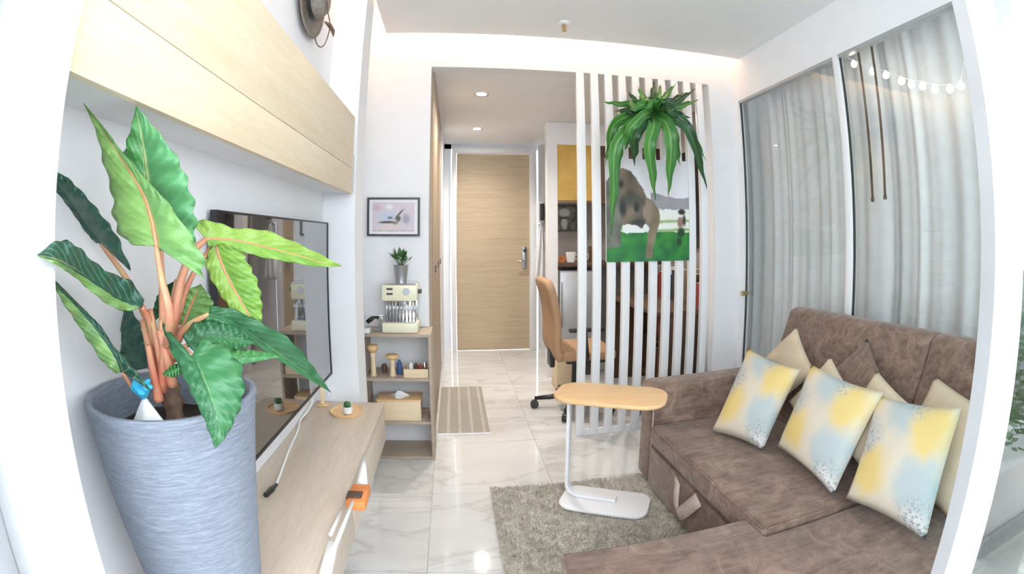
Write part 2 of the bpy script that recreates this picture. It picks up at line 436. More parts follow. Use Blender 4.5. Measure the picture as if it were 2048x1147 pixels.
# entrance door
d1 = thing('door_1', (.4, 5.1, 0), 'pale oak entrance door with white frame and metal lock', None, kind='structure')
D0, D1, DT, DY = 0.0, .803, 2.153, 5.09
box(D0 + .003, D1 - .003, DY - .02, DY + .02, .008, DT - .004).build('panel', 'oak_door', d1)
box(D0 - .05, D0, DY - .06, DY + .03, 0, DT + .055).build('frame', 'gloss_white', d1, bevel=.004)
box(D1, D1 + .07, DY - .06, DY + .03, 0, DT + .055).build('frame', 'gloss_white', d1, bevel=.004)
box(D0, D1, DY - .06, DY + .03, DT, DT + .055).build('frame', 'gloss_white', d1, bevel=.004)
lk = box(.715, .765, DY - .045, DY - .02, .90, 1.14).build('lock_plate', 'zinc', d1, bevel=.006)
MB().tube([(.74, DY - .045, .99), (.74, DY - .09, .99), (.72, DY - .095, .99), (.63, DY - .095, .985)], .010).build('lever', 'chrome', lk, smooth=True)
MB().lathe((.742, DY - .055, 1.10), [(.001, -.018), (.018, -.015), (.018, .015), (.001, .018)], 14).build('keypad', 'dark_grey', lk, smooth=True)

# glass partition to the bedroom
def partition(n, y0, y1, label):
    r = thing('window_%d' % n, (XR, y0, 0), label, None, kind='structure')
    box(XR - .004, XR + .004, y0 + .04, y1 - .01, .03, 2.13).build('pane', 'clear_glass', r)
    box(XR - .02, XR + .02, y0, y0 + .04, 0, 2.15).build('stile', 'frame_white', r, bevel=.002)
    box(XR - .006, XR + .006, y1 - .008, y1, 0, 2.15).build('gasket', 'dark_gap', r)
    box(XR - .015, XR + .015, y0, y1, 0, .03).build('bottom_rail', 'frame_white', r)
    box(XR - .021, XR + .02, y0 + .0401, y1 - .0101, 2.132, 2.15).build('top_rail', 'alu_grey', r)
    return r
w1 = partition(1, 1.70, 2.655, 'glass partition panel with white stile beside the slats, curtain behind')
w2 = partition(2, .52, 1.70, 'near glass partition panel behind the brown sofa, curtain wands behind')
MB().cyl((XR - .05, 2.63, .871), (XR - .005, 2.63, .871), .017, .012, 14).build('knob', 'brass', w1, smooth=True, angle=50)
struct('trim_3', box(XR - .02, XR + .02, 2.655, YB, 0, 2.15), 'frame_white', 'white jamb of the glass partition')
# bedroom behind the glass
struct('floor_bedroom', box(2.001, 4.2, .45, 3.0, -.06, 0), 'oak_bench', 'bedroom floor behind the curtain')
struct('wall_bedroom', MB().box(4.2, 4.3, .45, YB, 0, 2.6).box(2.0, 4.2, 3.0, 3.08, 0, 2.6), 'wall_white', 'white bedroom wall behind the curtain')
struct('ceiling_bedroom', box(2.001, 4.2, .45, 3.0, 2.5, 2.6), 'ceiling_white', 'bedroom ceiling behind the glass')
def curtain(name, y0, y1, xc, label):
    def fn(u, v):
        y = y0 + (y1 - y0) * u; z = .02 + 2.45 * v
        a = .011 * math.sin(y * 47 + 1.6 * math.sin(y * 9)) + .006 * math.sin(y * 83 + 2 * math.sin(y * 13)) + .009 * math.sin(y * 21 + .4 * z)
        return (xc + a * (1 - .3 * v), y, z)
    o = MB().grid(fn, 360, 8).build(name, 'sheer', None, smooth=True); tag(o, label, 'curtain', 'sheer curtains behind the glass'); return o
curtain('curtain', 1.58, 2.95, 2.035, 'pleated pale grey curtain behind the glass panel nearest the slats')
curtain('curtain', .55, 1.76, 2.075, 'pleated pale grey curtain behind the near glass panel above the sofa')
rodc = MB().cyl((2.05, .5, 2.475), (2.05, 2.95, 2.475), .010).build('curtain_rod', 'frame_white', None, smooth=True); tag(rodc, 'white rod that carries the grey curtains behind the glass', 'rod')
for k, (a, b, nm) in enumerate((((1718, 115), (1745, 395), 'left of the two thin dark curtain wands behind the glass'), ((1745, 105), (1770, 390), 'right of the two thin dark curtain wands behind the glass'))):
    p0, p1 = on_x(*a, 1.915), on_x(*b, 1.915)
    p0.z = 2.16
    t = thing('curtain_wand', p1, nm, 'wand', 'curtain wands')
    rd_ = MB().tube([p1, (p0 + p1) / 2, p0], .0062).build('rod', 'brown_dark', t, smooth=True)
    MB().cyl(p1 + Vector((0, 0, -.02)), p1, .0085).build('grip', 'black_plastic', rd_)
    MB().tube([p0, p0 + Vector((.03, 0, .05)), Vector((2.04, p0.y, 2.46))], .003).build('hook', 'chrome', t)

# string of bulbs behind the near panel
sl = thing('string_lights', (1.93, 1.3, 1.9), 'string of warm glowing bulbs hanging behind the near glass panel', 'string lights')
bp = [on_x(x, y, 1.935) for x, y in ((1708, 128), (1745, 143), (1772, 150), (1803, 162), (1823, 168), (1845, 172), (1870, 178), (1900, 178), (1922, 172))]
cw = [Vector((1.93, bp[0].y + .05, 2.16))] + [q + Vector((0, 0, .02)) for q in bp] + [Vector((1.935, bp[-1].y - .10, 2.10))]
MB().tube(catmull(cw, 60), .0018, 6).build('wire', 'frame_white', sl)
for q in bp:
    b = MB().lathe(q, [(.001, -.019), (.013, -.013), (.0172, 0), (.012, .012), (.006, .018), (.004, .022)], 12).build('bulb', 'bulb_warm', sl, smooth=True)

# sliding balcony door on the right
d2 = thing('door_2', (.93, .45, 0), 'white framed sliding balcony door with glass at the right edge', None, kind='structure')
box(.887, .969, .43, .474, 0, 2.5).build('stile', 'frame_white', d2, bevel=.003)
box(.880, .8869, .445, .474, 0, 2.5).build('seal', 'alu_grey', d2)
sp_ = on_y(1972, 1012, .429)
box(sp_.x - .006, sp_.x + .006, .428, .4305, sp_.z - .05, sp_.z + .05).build('finger_pull', 'alu_grey', d2)
box(.969, 1.80, .447, .455, .09, 2.42).build('pane', 'door_glass', d2)
box(.969, 1.80, .43, .474, 0, .09).build('bottom_rail', 'frame_white', d2)
box(.969, 1.80, .43, .474, 2.42, 2.5).build('top_rail', 'frame_white', d2)
box(1.80, 1.88, .43, .474, 0, 2.5).build('stile', 'frame_white', d2, bevel=.003)

# lights: cove strips, hall downlights, two added fill lamps out of view
tag(box(-.40, 1.83, 2.545, 2.56, ZC + .05, ZC + .06).build('led_strip', 'warm_led', None), 'warm light strip hidden in the slot along the back wall', 'light strip', 'cove light strips')
tag(box(-.40, -.385, .6, 2.53, ZC + .05, ZC + .06).build('led_strip', 'warm_led', None), 'warm light strip hidden in the slot along the left wall', 'light strip', 'cove light strips')
def lamp(kind, loc, energy, color, size=.1, rot=(0, 0, 0), name='lamp'):
    l = bpy.data.lights.new(name, kind); l.energy = energy; l.color = color
    if kind == 'AREA': l.shape = 'DISK'; l.size = size
    elif kind == 'SPOT': l.spot_size = math.radians(150); l.spot_blend = 1; l.shadow_soft_size = size
    else: l.shadow_soft_size = size
    o = bpy.data.objects.new(name, l); COL.objects.link(o); o.location = loc; o.rotation_euler = rot; return o
for (x, y, lb) in ((963, 188, 'nearer of the two round downlights in the hall ceiling'), (954, 257, 'farther of the two round downlights in the hall ceiling')):
    c = on_z(x, y, 2.262)
    t = thing('downlight', (c.x, c.y, 2.262), lb, 'downlight', 'hall downlights')
    MB().lathe(c, [(.036, -.001), (.052, -.004), (.052, 0), (.036, 0)], 24).build('ring', 'frame_white', t, smooth=True)
    MB().lathe(c, [(.0005, -.002), (.036, -.002), (.036, 0)], 20).build('lens', 'lamp_white', t)
    s_ = lamp('SPOT', (0, 0, -.01), 30, (1, .93, .84), .03); s_.parent = t
for nm, x, y, z, e, lb in (('downlight', 1.45, 3.35, 2.262, 16, 'added unseen fill downlight above the desk behind the slats'), ('bedroom_fill_lamp', 3.0, 1.5, 2.5, 90, 'added unseen fill lamp in the bedroom behind the curtain')):  # both unseen, added to brighten the desk nook and the bedroom curtain
    t = thing(nm, (x, y, z), lb, 'lamp')
    MB().lathe((x, y, z), [(.05, -.002), (.07, -.008), (.07, 0), (.05, 0)], 24).build('ring', 'frame_white', t, smooth=True)
    MB().lathe((x, y, z), [(.0005, -.003), (.05, -.003), (.05, 0)], 20).build('lens', 'lamp_white', t)
    s_ = lamp('SPOT', (0, 0, -.02), e, (1, .94, .86), .05); s_.parent = t
c = on_z(1128, 45, ZC)
t = thing('sprinkler', c, 'small white fire sprinkler head on the ceiling', 'sprinkler')
MB().lathe(c, [(.001, -.012), (.030, -.010), (.036, 0), (.001, 0)], 20).build('escutcheon', 'gloss_white', t, smooth=True)
MB().cyl(c + Vector((0, 0, -.04)), c + Vector((0, 0, -.01)), .008).build('nozzle', 'brass', t)
for s in (-1, 1): MB().tube([c + Vector((s * .008, 0, -.012)), c + Vector((s * .016, 0, -.03)), c + Vector((s * .004, 0, -.05))], .0025, 6).build('arm', 'brass', t)
MB().lathe(c + Vector((0, 0, -.053)), [(.001, 0), (.014, 0), (.014, .002), (.001, .002)], 12).build('deflector', 'brass', t)

# ================================================================== LEFT SIDE
# wall mounted bench
BZ, BX = .572, -.302
bn = thing('tv_bench', (XL, 1.2, .42), 'long pale oak wall-hung bench under the television', 'bench')
box(XL, BX, .49, 1.86, BZ - .022, BZ).build('top', 'oak_bench', bn, bevel=.002)
box(XL, BX - .03, .49, 1.86, .412, BZ - .022).build('carcass', 'oak_bench', bn)
for a, b in ((.495, 1.175), (1.18, 1.857)):
    box(BX - .0295, BX - .002, a, b, .408, BZ - .027).build('drawer_front', 'oak_bench', bn, bevel=.002)
# television
tv = thing('television', (-.58, 1.5, .65), 'large black flat television on the left wall', 'television')
box(-.575, -.562, 1.028, 2.02, .648, 1.302).build('screen', 'tv_screen', tv)
fr = MB(); fr.box(-.576, -.559, 1.02, 2.028, .640, .648); fr.box(-.576, -.559, 1.02, 2.028, 1.302, 1.308); fr.box(-.576, -.559, 1.02, 1.028, .648, 1.302); fr.box(-.576, -.559, 2.02, 2.028, .648, 1.302)
fr.build('bezel', 'black_plastic', tv)
box(-.59, -.576, 1.2, 1.8, .75, 1.2).build('wall_mount', 'dark_grey', tv)
# upper cabinet
uc = thing('wall_cabinet', (XL, 1.2, 1.43), 'long pale oak cabinet hung high on the left wall', 'cabinet')
box(XL, -.47, .414, 2.02, 1.436, 1.768).build('carcass', 'wall_white', uc)
for a, b in ((1.432, 1.5400), (1.5415, 1.770)):
    box(-.47, -.452, .414, 2.022, a, b).build('front_board', 'oak_pale', uc, bevel=.0012)
tag(box(-.474, -.449, 2.0225, 2.034, 1.44, 1.60).build('socket_plate', 'silver_grey', None), 'small grey plate at the far end of the oak wall cabinet', 'plate')
# hat on the wall
hc = Vector((XL, 1.62, 2.155))
ht = thing('straw_hat', hc, 'grey straw hat with black band hung on the left wall', 'hat')
def ringx(c, prof, n=36):
    mb = MB(); mb.lathe((0, 0, 0), prof, n)
    mb.v = [Vector((c.x + v.z, c.y + v.x, c.z + v.y)) for v in mb.v]; return mb
ringx(hc, [(.165, .022), (.162, .027), (.12, .014), (.088, .012), (.088, .006), (.12, .006), (.162, .020)]).build('brim', 'straw_grey', ht, smooth=True)
ringx(hc, [(.092, .008), (.089, .035), (.083, .060), (.070, .076), (.04, .082), (.001, .076)]).build('crown', 'straw_grey', ht, smooth=True)
ringx(hc, [(.0935, .012), (.0945, .014), (.0905, .038), (.0885, .038)]).build('band', 'black_plastic', ht, smooth=True)
fc = hc + Vector((.08, .10, -.06))
cord = [on_x(*q, -.50) for q in ((652, -15), (655, 20), (660, 50), (655, 75), (648, 90), (640, 94), (633, 86), (630, 74))]
MB().tube(catmull(cord, 30), .0022, 6).build('cord', 'trunk_brown', ht)
for k in range(4):
    a = on_x(650 + k * 3, 44 + k * 3, -.495); b = on_x(664 + k, 68 + 4 * k - 6, -.49)
    MB().tube([a, (a + b) / 2 + Vector((.005, 0, .004)), b], [.004, .009, .001], 6).build('feather', 'trunk_brown', ht)

# things on the bench: tray with cactus, cable, toy
tc = on_z(694, 824, BZ)
tr = thing('round_tray', tc, 'round wooden tray at the far end of the oak bench', 'tray')
MB().lathe(tc, [(.001, 0), (.062, 0), (.066, .010), (.062, .010), (.058, .004), (.001, .004)], 32).build('dish', 'bamboo', tr, smooth=True, angle=40)
k = on_z(696, 826, BZ + .005)
ct = thing('potted_cactus', (k.x, k.y, BZ + .0045), 'tiny cactus in a white pot on the round wooden tray', 'plant')
MB().lathe((k.x, k.y, BZ + .0045), [(.012, 0), (.017, .004), (.020, .030), (.017, .030), (.016, .026), (.001, .026)], 20).build('pot', 'ceramic_white', ct, smooth=True, angle=40)
for q in range(7):
    a = q * 2.4; r = .007 if q else 0
    MB().lathe((k.x + r * math.cos(a), k.y + r * math.sin(a), BZ + .028), [(.001, 0), (.006, .003), (.008, .011), (.006, .02 + .002 * (q % 3)), (.001, .024 + .002 * (q % 3))], 8).build('stem', 'leaf_far', ct, smooth=True)
k = on_z(646, 810, BZ)
dw = thing('wooden_peg', (k.x, k.y, BZ), 'upright wooden peg stand beside the tray on the oak bench', 'stand')
box(k.x - .022, k.x + .022, k.y - .016, k.y + .016, BZ, BZ + .007).build('base', 'bamboo', dw, bevel=.002)
box(k.x - .008, k.x + .008, k.y - .006, k.y + .006, BZ + .007, BZ + .075).build('post', 'pine_box', dw, bevel=.002)
cb = thing('cable', on_z(545, 985, BZ), 'white cable with dark plug lying on the oak bench', 'cable')
cpts = [on_z(x, y, BZ + .004) for x, y in ((551, 972), (565, 935), (580, 895), (596, 860), (601, 840))]
cpts += [Vector((XL + .02, cpts[-1].y + .10, BZ + .03)), Vector((XL + .015, cpts[-1].y + .16, BZ + .10))]
MB().tube(catmull(cpts, 40), .0038, 8).build('cord', 'cable_white', cb, smooth=True)
e0, e1 = on_z(531, 990, BZ + .006), on_z(553, 968, BZ + .006)
MB().tube([e0, e0.lerp(e1, .6), e0.lerp(e1, .62), e1], [.0075, .0085, .006, .005], 8).build('plug', 'black_plastic', cb, smooth=True, angle=40)
ty = thing('toy_glider', on_z(700, 1000, BZ), 'white and orange toy lying along the front edge of the oak bench', 'toy')
def tz(x, y, h=.008): return on_z(x, y, BZ + h)
MB().tube([tz(727, 906), tz(727, 930, .010), tz(724, 968, .014)], [.002, .009, .015], 10).build('nose_cone', 'ceramic_white', ty, smooth=True)
a = tz(716, 990, .02)
box(a.x - .024, a.x + .026, a.y - .045, a.y + .050, BZ, BZ + .028).build('body', 'orange_plastic', ty, bevel=.006)
box(a.x - .026, a.x + .014, a.y - .030, a.y + .004, BZ + .001, BZ + .033).build('strap', 'brown_dark', ty, bevel=.004)
MB().tube([tz(705, 1003, .026), tz(690, 1042, .018), tz(670, 1092, .010)], .0052, 8).build('boom', 'ceramic_white', ty, smooth=True)
MB().tube([tz(684, 1017, .010), tz(672, 1044, .008), tz(660, 1070, .006)], .0050, 8).build('boom', 'ceramic_white', ty, smooth=True)
pw = [tz(657, 1086, 0), tz(678, 1088, 0), tz(672, 1112, 0), tz(664, 1150, 0), tz(640, 1150, 0), tz(650, 1110, 0)]
MB().prism([(q.x, q.y) for q in pw], BZ + .001, BZ + .009).build('tail_plate', 'ceramic_white', ty, bevel=.002)

# ------------------------------------------------------------------ planter with the big leafy plant
PX_, PY_, RZ = -.4472, .6432, 1.01
pl = thing('planter', (PX_, PY_, BZ), 'slate blue ribbed round planter on the near end of the oak bench', 'planter')
hgt = RZ - BZ
prof = [(.001, 0), (.074, 0), (.081, .006)]
for k in range(1, 12): s = k / 12; prof.append((.081 + (.1335 - .081) * (s ** .85), s * (hgt - .012)))
prof += [(.134, hgt - .012), (.137, hgt - .006), (.136, hgt), (.127, hgt + .001), (.123, hgt - .006), (.119, hgt - .05), (.113, hgt - .10)]
MB().lathe((PX_, PY_, BZ), prof + [(.001, hgt - .10)], 64).build('pot', 'pot_slate', pl, smooth=True)
so = MB()
def soil_fn(u, v): a = 2 * PI * v; r = .1165 * u; return (PX_ + r * math.cos(a), PY_ + r * math.sin(a), BZ + hgt - .062 + .006 * noise.noise(Vector((r * math.cos(a) * 60, r * math.sin(a) * 60, 0))) + .008 * (1 - u))
so.grid(soil_fn, 10, 36).build('soil', 'soil', pl, smooth=True)
bg_ = thing('plastic_bag', (PX_ - .02, PY_ - .06, RZ - .05), 'white plastic bag tied with blue cloth inside the planter', 'bag')
tip_ = on_y(287, 786, .585); e1 = on_y(262, 832, .575); e2 = on_y(332, 834, .565); e3 = Vector((PX_ + .0, PY_ - .02, RZ - .055)); e4 = Vector((PX_ - .06, PY_ - .03, RZ - .055))
e1.z = RZ - .052 if False else e1.z
bmb = MB(); e1.z -= .03; e2.z -= .03; ring = [e1 + Vector((-.012, 0, 0)), (e1 + e2) / 2 + Vector((0, -.018, 0)), e2 + Vector((.016, 0, 0)), e3, e4]
bmb.add(ring + [tip_], [(0, 1, 5), (1, 2, 5), (2, 3, 5), (3, 4, 5), (4, 0, 5), (4, 3, 2, 1, 0)])
bmb.build('sack', 'paper_white', bg_, bevel=.004)
for a in range(6):
    t_ = a * 1.05; q = tip_ + Vector((.018 * math.cos(t_), .008 * math.sin(t_), .012 + .008 * math.sin(t_ * 2)))
    MB().tube([tip_ + Vector((0, 0, -.006)), tip_.lerp(q, .6) + Vector((0, -.006, .004)), q], [.004, .007, .003], 6).build('tie', 'cyan_cloth', bg_)

plant = thing('elephant_ear_plant', (PX_, PY_, RZ - .06), 'large leafy green plant with pink stems growing in the slate planter', 'plant')
tk = [on_y(350, 832, .64), on_y(345, 800, .655), on_y(338, 765, .66), on_y(330, 735, .66)]
tk[0].z = RZ - .06
MB().tube(catmull(tk, 12), [.016 + .003 * math.sin(i * 2.1) for i in range(13)], 12).build('trunk', 'trunk_brown', plant, smooth=True)
crown = on_y(327, 720, .66)

def leaf(mat, st, stem=None, ruf=.005, nl=60, stem_r=.0045):
    """st: stations from base to tip, each (mid, left edge, right edge) as (px, py, depth); the blade is a ruffled curved surface"""
    Ms = catmull([on_y(*s[0]) for s in st], nl); Ls = catmull([on_y(*s[1]) for s in st], nl); Rs = catmull([on_y(*s[2]) for s in st], nl)
    nw = 12
    for q_ in (*Ms, *Ls, *Rs): q_.x = max(q_.x, XL + .008)
    ph = random.random() * 6
    def fn(u, v):
        i = min(int(round(u * nl)), nl); M, L, R_ = Ms[i], Ls[i], Rs[i]
        q = abs(v - .5) * 2
        E = L if v < .5 else R_
        p = M.lerp(E, q * (1 + .05 * math.sin(u * 44 + ph + (0 if v < .5 else 2))))
        tow = (EYE - p).normalized()
        wdt = (E - M).length
        p = p + tow * (wdt * .16 * math.sin(PI * q) * .7)                # each half arches between rib and rim
        p = p + tow * (.0030 * min(1, q * 2.5) * min(1, wdt / .03) * math.cos(2 * PI * 12 * (u - .225 * q)))      # pleats along the side veins
        p = p + tow * (ruf * q * math.sin(u * 38 + ph + (0 if v < .5 else 1.2)))
        p.x = max(p.x, XL + .006)
        return p
    o = MB().grid(fn, nl, nw).build('leaf', mat, plant, smooth=True, solid=.0010)
    MB().tube(Ms, [.0030 * (1 - .85 * i / nl) for i in range(nl + 1)], 6).build('midrib', 'petiole' if mat in ('leaf_pale', 'leaf_lime') else mat, o, smooth=True)
    if stem:
        sp = [crown] + [on_y(*q) for q in stem] + [Ms[0]]
        MB().tube(catmull(sp, 16), [stem_r * (1.7 - .9 * i / 16) for i in range(17)], 8).build('petiole', 'petiole', plant, smooth=True)
    return o
# A: large upright leaf at the back
leaf('leaf_bright', [((322, 500, 0.612), (268, 470, 0.602), (382, 506, 0.612)), ((312, 460, 0.607), (252, 420, 0.592), (392, 462, 0.602)), ((302, 410, 0.597), (246, 370, 0.582), (389, 415, 0.592)),
     ((294, 360, 0.587), (243, 325, 0.572), (374, 360, 0.577)), ((288, 310, 0.577), (252, 288, 0.567), (352, 312, 0.567)), ((281, 262, 0.567), (264, 248, 0.562), (312, 258, 0.562)), ((272, 211, 0.562), (272, 211, 0.562), (272, 211, 0.562))],
     [(326, 640, 0.632), (324, 560, 0.622)])
# B: tall leaf in front of it, tip to the upper left
leaf('leaf_pale', [((313, 492, 0.545), (268, 490, 0.550), (408, 556, 0.525)), ((309, 466, 0.545), (240, 468, 0.555), (404, 508, 0.530)), ((302, 432, 0.550), (227, 430, 0.555), (368, 450, 0.535)),
     ((288, 390, 0.555), (224, 385, 0.560), (330, 398, 0.545)), ((262, 345, 0.555), (208, 328, 0.555), (290, 356, 0.550)), ((226, 292, 0.555), (197, 280, 0.550), (243, 302, 0.555)), ((199, 250, 0.550), (184, 242, 0.545), (214, 262, 0.550)), ((167, 206, 0.545), (167, 206, 0.545), (167, 206, 0.545))],
     [(340, 640, 0.555), (324, 560, 0.550)])
# D: dark leaf reaching left behind the post
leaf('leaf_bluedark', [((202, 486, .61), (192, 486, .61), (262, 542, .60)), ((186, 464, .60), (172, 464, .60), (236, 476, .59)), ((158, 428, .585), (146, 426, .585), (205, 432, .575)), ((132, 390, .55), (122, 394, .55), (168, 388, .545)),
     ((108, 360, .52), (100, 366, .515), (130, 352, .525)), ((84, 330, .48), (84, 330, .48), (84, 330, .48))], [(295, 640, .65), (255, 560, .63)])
# E: two toned leaf whose tip comes past the post
leaf('leaf_twotone', [((284, 612, .60), (288, 600, .60), (262, 622, .585)), ((244, 600, .57), (262, 562, .58), (230, 616, .55)), ((212, 580, .53), (222, 546, .54), (194, 592, .51)), ((170, 552, .48), (184, 520, .49), (152, 556, .465)),
     ((136, 533, .43), (150, 489, .44), (130, 541, .415)), ((112, 520, .395), (116, 481, .415), (106, 526, .39)), ((74, 510, .368), (74, 510, .368), (74, 510, .368))], [(310, 690, .64), (298, 640, .62)])
# F: lower left leaf
leaf('leaf_twotone', [((244, 742, .57), (306, 784, .565), (232, 746, .56)), ((232, 712, .56), (262, 730, .565), (205, 722, .55)), ((205, 672, .55), (226, 690, .56), (176, 680, .54)), ((176, 636, .54), (204, 655, .555), (150, 640, .53)), ((148, 606, .52), (172, 622, .535), (124, 602, .505)), ((122, 580, .50), (136, 586, .51), (108, 570, .495)), ((96, 545, .48), (96, 545, .48), (96, 545, .48))],
     [(300, 775, .62), (272, 782, .59)], stem_r=.003)
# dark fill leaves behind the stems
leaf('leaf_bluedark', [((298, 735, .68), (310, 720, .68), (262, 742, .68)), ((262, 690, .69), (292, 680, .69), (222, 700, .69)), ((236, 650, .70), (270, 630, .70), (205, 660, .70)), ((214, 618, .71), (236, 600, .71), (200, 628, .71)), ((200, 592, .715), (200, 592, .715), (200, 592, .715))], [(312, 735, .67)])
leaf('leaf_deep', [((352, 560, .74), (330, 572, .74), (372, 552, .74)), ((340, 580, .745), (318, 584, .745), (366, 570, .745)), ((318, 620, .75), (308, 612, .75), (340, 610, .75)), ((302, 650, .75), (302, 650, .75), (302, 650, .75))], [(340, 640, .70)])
# H: bright leaf to the right
leaf('leaf_lime', [((412, 478, .70), (380, 441, .70), (418, 494, .69)), ((440, 478, .72), (424, 442, .72), (442, 490, .71)), ((480, 482, .75), (470, 456, .75), (478, 502, .735)), ((530, 494, .79), (528, 460, .79), (530, 515, .775)),
     ((585, 508, .84), (590, 484, .84), (582, 524, .825)), ((640, 524, .89), (644, 510, .89), (636, 533, .88)), ((684, 532, .93), (684, 532, .93), (684, 532, .93))], [(345, 650, .66), (362, 560, .67), (385, 505, .68)], stem_r=.006)
# I: leaf hanging below it
leaf('leaf_lime', [((430, 482, .715), (418, 500, .71), (478, 494, .72)), ((440, 520, .715), (412, 532, .705), (494, 522, .72)), ((458, 560, .715), (434, 578, .705), (512, 556, .72)), ((480, 600, .71), (462, 618, .70), (522, 592, .715)), ((500, 632, .705), (484, 645, .70), (524, 628, .71)), ((520, 664, .70), (520, 664, .70), (520, 664, .70))], [(350, 650, .68), (380, 560, .70)])
# J: small leaf behind
leaf('leaf_pale', [((366, 650, .70), (352, 648, .70), (396, 660, .69)), ((376, 625, .71), (358, 615, .71), (422, 640, .70)), ((388, 598, .72), (366, 585, .72), (425, 602, .71)), ((402, 568, .725), (402, 568, .725), (402, 568, .725))], [(340, 690, .67)])
# K: long leaf to the lower right
leaf('leaf_deep', [((418, 628, .64), (420, 612, .64), (412, 640, .635)), ((456, 640, .66), (468, 618, .66), (446, 646, .65)), ((500, 668, .69), (524, 646, .69), (488, 674, .68)), ((552, 704, .73), (582, 680, .73), (540, 708, .72)), ((600, 738, .77), (618, 722, .77), (592, 742, .76)), ((632, 762, .80), (640, 752, .80), (628, 764, .79)), ((662, 784, .83), (662, 784, .83), (662, 784, .83))],
     [(350, 690, .65), (378, 650, .64)])
# M: dark leaf behind L
leaf('leaf_deep', [((375, 690, .62), (366, 672, .62), (392, 706, .62)), ((410, 672, .63), (396, 640, .64), (430, 706, .62)), ((448, 672, .645), (440, 642, .65), (458, 700, .635)), ((482, 678, .66), (480, 660, .66), (482, 696, .65)), ((510, 686, .67), (510, 686, .67), (510, 686, .67))], [(345, 705, .64)])
# N: thin leaf to the right
leaf('leaf_bright', [((440, 715, .63), (440, 700, .63), (446, 728, .62)), ((478, 712, .65), (480, 698, .655), (470, 730, .645)), ((520, 712, .68), (522, 702, .68), (516, 722, .675)), ((566, 712, .71), (566, 712, .71), (566, 712, .71))], [(360, 715, .64)])
# L: big drooping leaf in front
leaf('leaf_deep', [((384, 712, .555), (322, 640, .575), (402, 676, .575)), ((392, 728, .545), (338, 690, .56), (452, 692, .565)), ((404, 755, .53), (362, 742, .54), (484, 740, .545)), ((418, 790, .515), (384, 788, .52), (486, 792, .53)), ((430, 828, .505), (406, 832, .51), (470, 838, .515)), ((436, 862, .50), (420, 868, .50), (452, 872, .505)), ((430, 896, .495), (430, 896, .495), (430, 896, .495))],
     [(345, 715, .63), (365, 700, .58)])
# O: small leaf low at the left of L
leaf('leaf_bright', [((362, 735, .60), (364, 726, .60), (362, 748, .60)), ((345, 742, .595), (344, 730, .595), (346, 754, .595)), ((324, 748, .59), (324, 748, .59), (324, 748, .59))], [(340, 730, .63)])
# extra stems in the pink bundle
for a, b, c in (((318, 770, .635), (300, 700, .63), (285, 640, .64)), ((330, 770, .63), (318, 700, .62), (300, 618, .63)), ((340, 765, .63), (338, 690, .62), (336, 600, .66)), ((325, 780, .62), (328, 700, .61), (322, 640, .62)), ((345, 770, .62), (335, 720, .61), (318, 660, .61)), ((318, 800, .61), (310, 760, .605), (296, 690, .60))):
    MB().tube(catmull([on_y(*a), on_y(*b), on_y(*c)], 10), [.0085 - .004 * i / 10 for i in range(11)], 8).build('petiole', 'petiole', plant, smooth=True)

# ================================================================== OPEN SHELF AND ITS THINGS
SX0, SX1, SY0, SY1 = -.520, -.137, 2.48, 2.705
sh = thing('open_shelf', (-.33, 2.6, 0), 'narrow grey oak open shelf with three levels beside the hall', 'shelf')
for x0, x1 in ((SX0, SX0 + .016), (SX1 - .016, SX1)): box(x0, x1, SY0, SY1, 0, .714).build('side_panel', 'oak_shelf', sh, bevel=.001)
box(SX0, SX1, SY0 - .002, SY1, .714, .731).build('top', 'oak_shelf', sh, bevel=.001)
for z in (.484, .233, .018): box(SX0 + .016, SX1 - .016, SY0, SY1, z - .016, z).build('shelf_board', 'oak_shelf', sh, bevel=.001)
# coffee machine
mz = .731
cm = thing('coffee_machine', (-.30, 2.58, mz), 'cream espresso machine with chrome ribs on top of the open shelf', 'coffee machine')
MX0, MX1 = -.402, -.208
box(MX0, MX1, 2.505, 2.69, mz, mz + .055).build('base', 'cream', cm, bevel=.008)
box(MX0 + .006, MX1 - .006, 2.60, 2.69, mz + .055, mz + .175).build('back_body', 'chrome', cm, bevel=.004)
hs_ = box(MX0, MX1, 2.51, 2.69, mz + .172, mz + .262).build('housing', 'cream', cm, bevel=.012)
box(MX0 + .01, MX1 - .01, 2.515, 2.69, mz + .262, mz + .268).build('cup_tray', 'chrome', hs_)
for k in range(9): x = MX0 + .016 + k * .0202; MB().cyl((x, 2.585, mz + .056), (x, 2.585, mz + .174), .0042, None, 8).build('rib', 'chrome', cm, smooth=True)
box(MX0 + .012, MX1 - .012, 2.512, 2.60, mz + .055, mz + .060).build('drip_grate', 'chrome', cm)
for z in (.238, .212): box(MX0 + .028, MX0 + .062, 2.506, 2.512, mz + z - .005, mz + z + .006).build('button', 'dark_grey', hs_, bevel=.002)
g_ = MB().lathe((0, 0, 0), [(.001, 0), (.020, 0), (.020, .006), (.001, .006)], 20); g_.v = [Vector((MX0 + .135 + v.x, 2.5105 - v.z, mz + .225 + v.y)) for v in g_.v]; g_.build('gauge', 'silver_grey', hs_)
MB().cyl((MX0 + .12, 2.55, mz + .150), (MX0 + .12, 2.55, mz + .174), .026, None, 20).build('group_head', 'chrome', cm, smooth=True, angle=40)
MB().tube([(MX1 - .02, 2.55, mz + .17), (MX1 - .015, 2.535, mz + .14), (MX1 - .012, 2.53, mz + .085)], .005, 8).build('steam_wand', 'chrome', cm, smooth=True)
MB().cyl((MX1, 2.56, mz + .222), (MX1 + .02, 2.56, mz + .222), .012, None, 14).build('knob', 'dark_grey', cm)
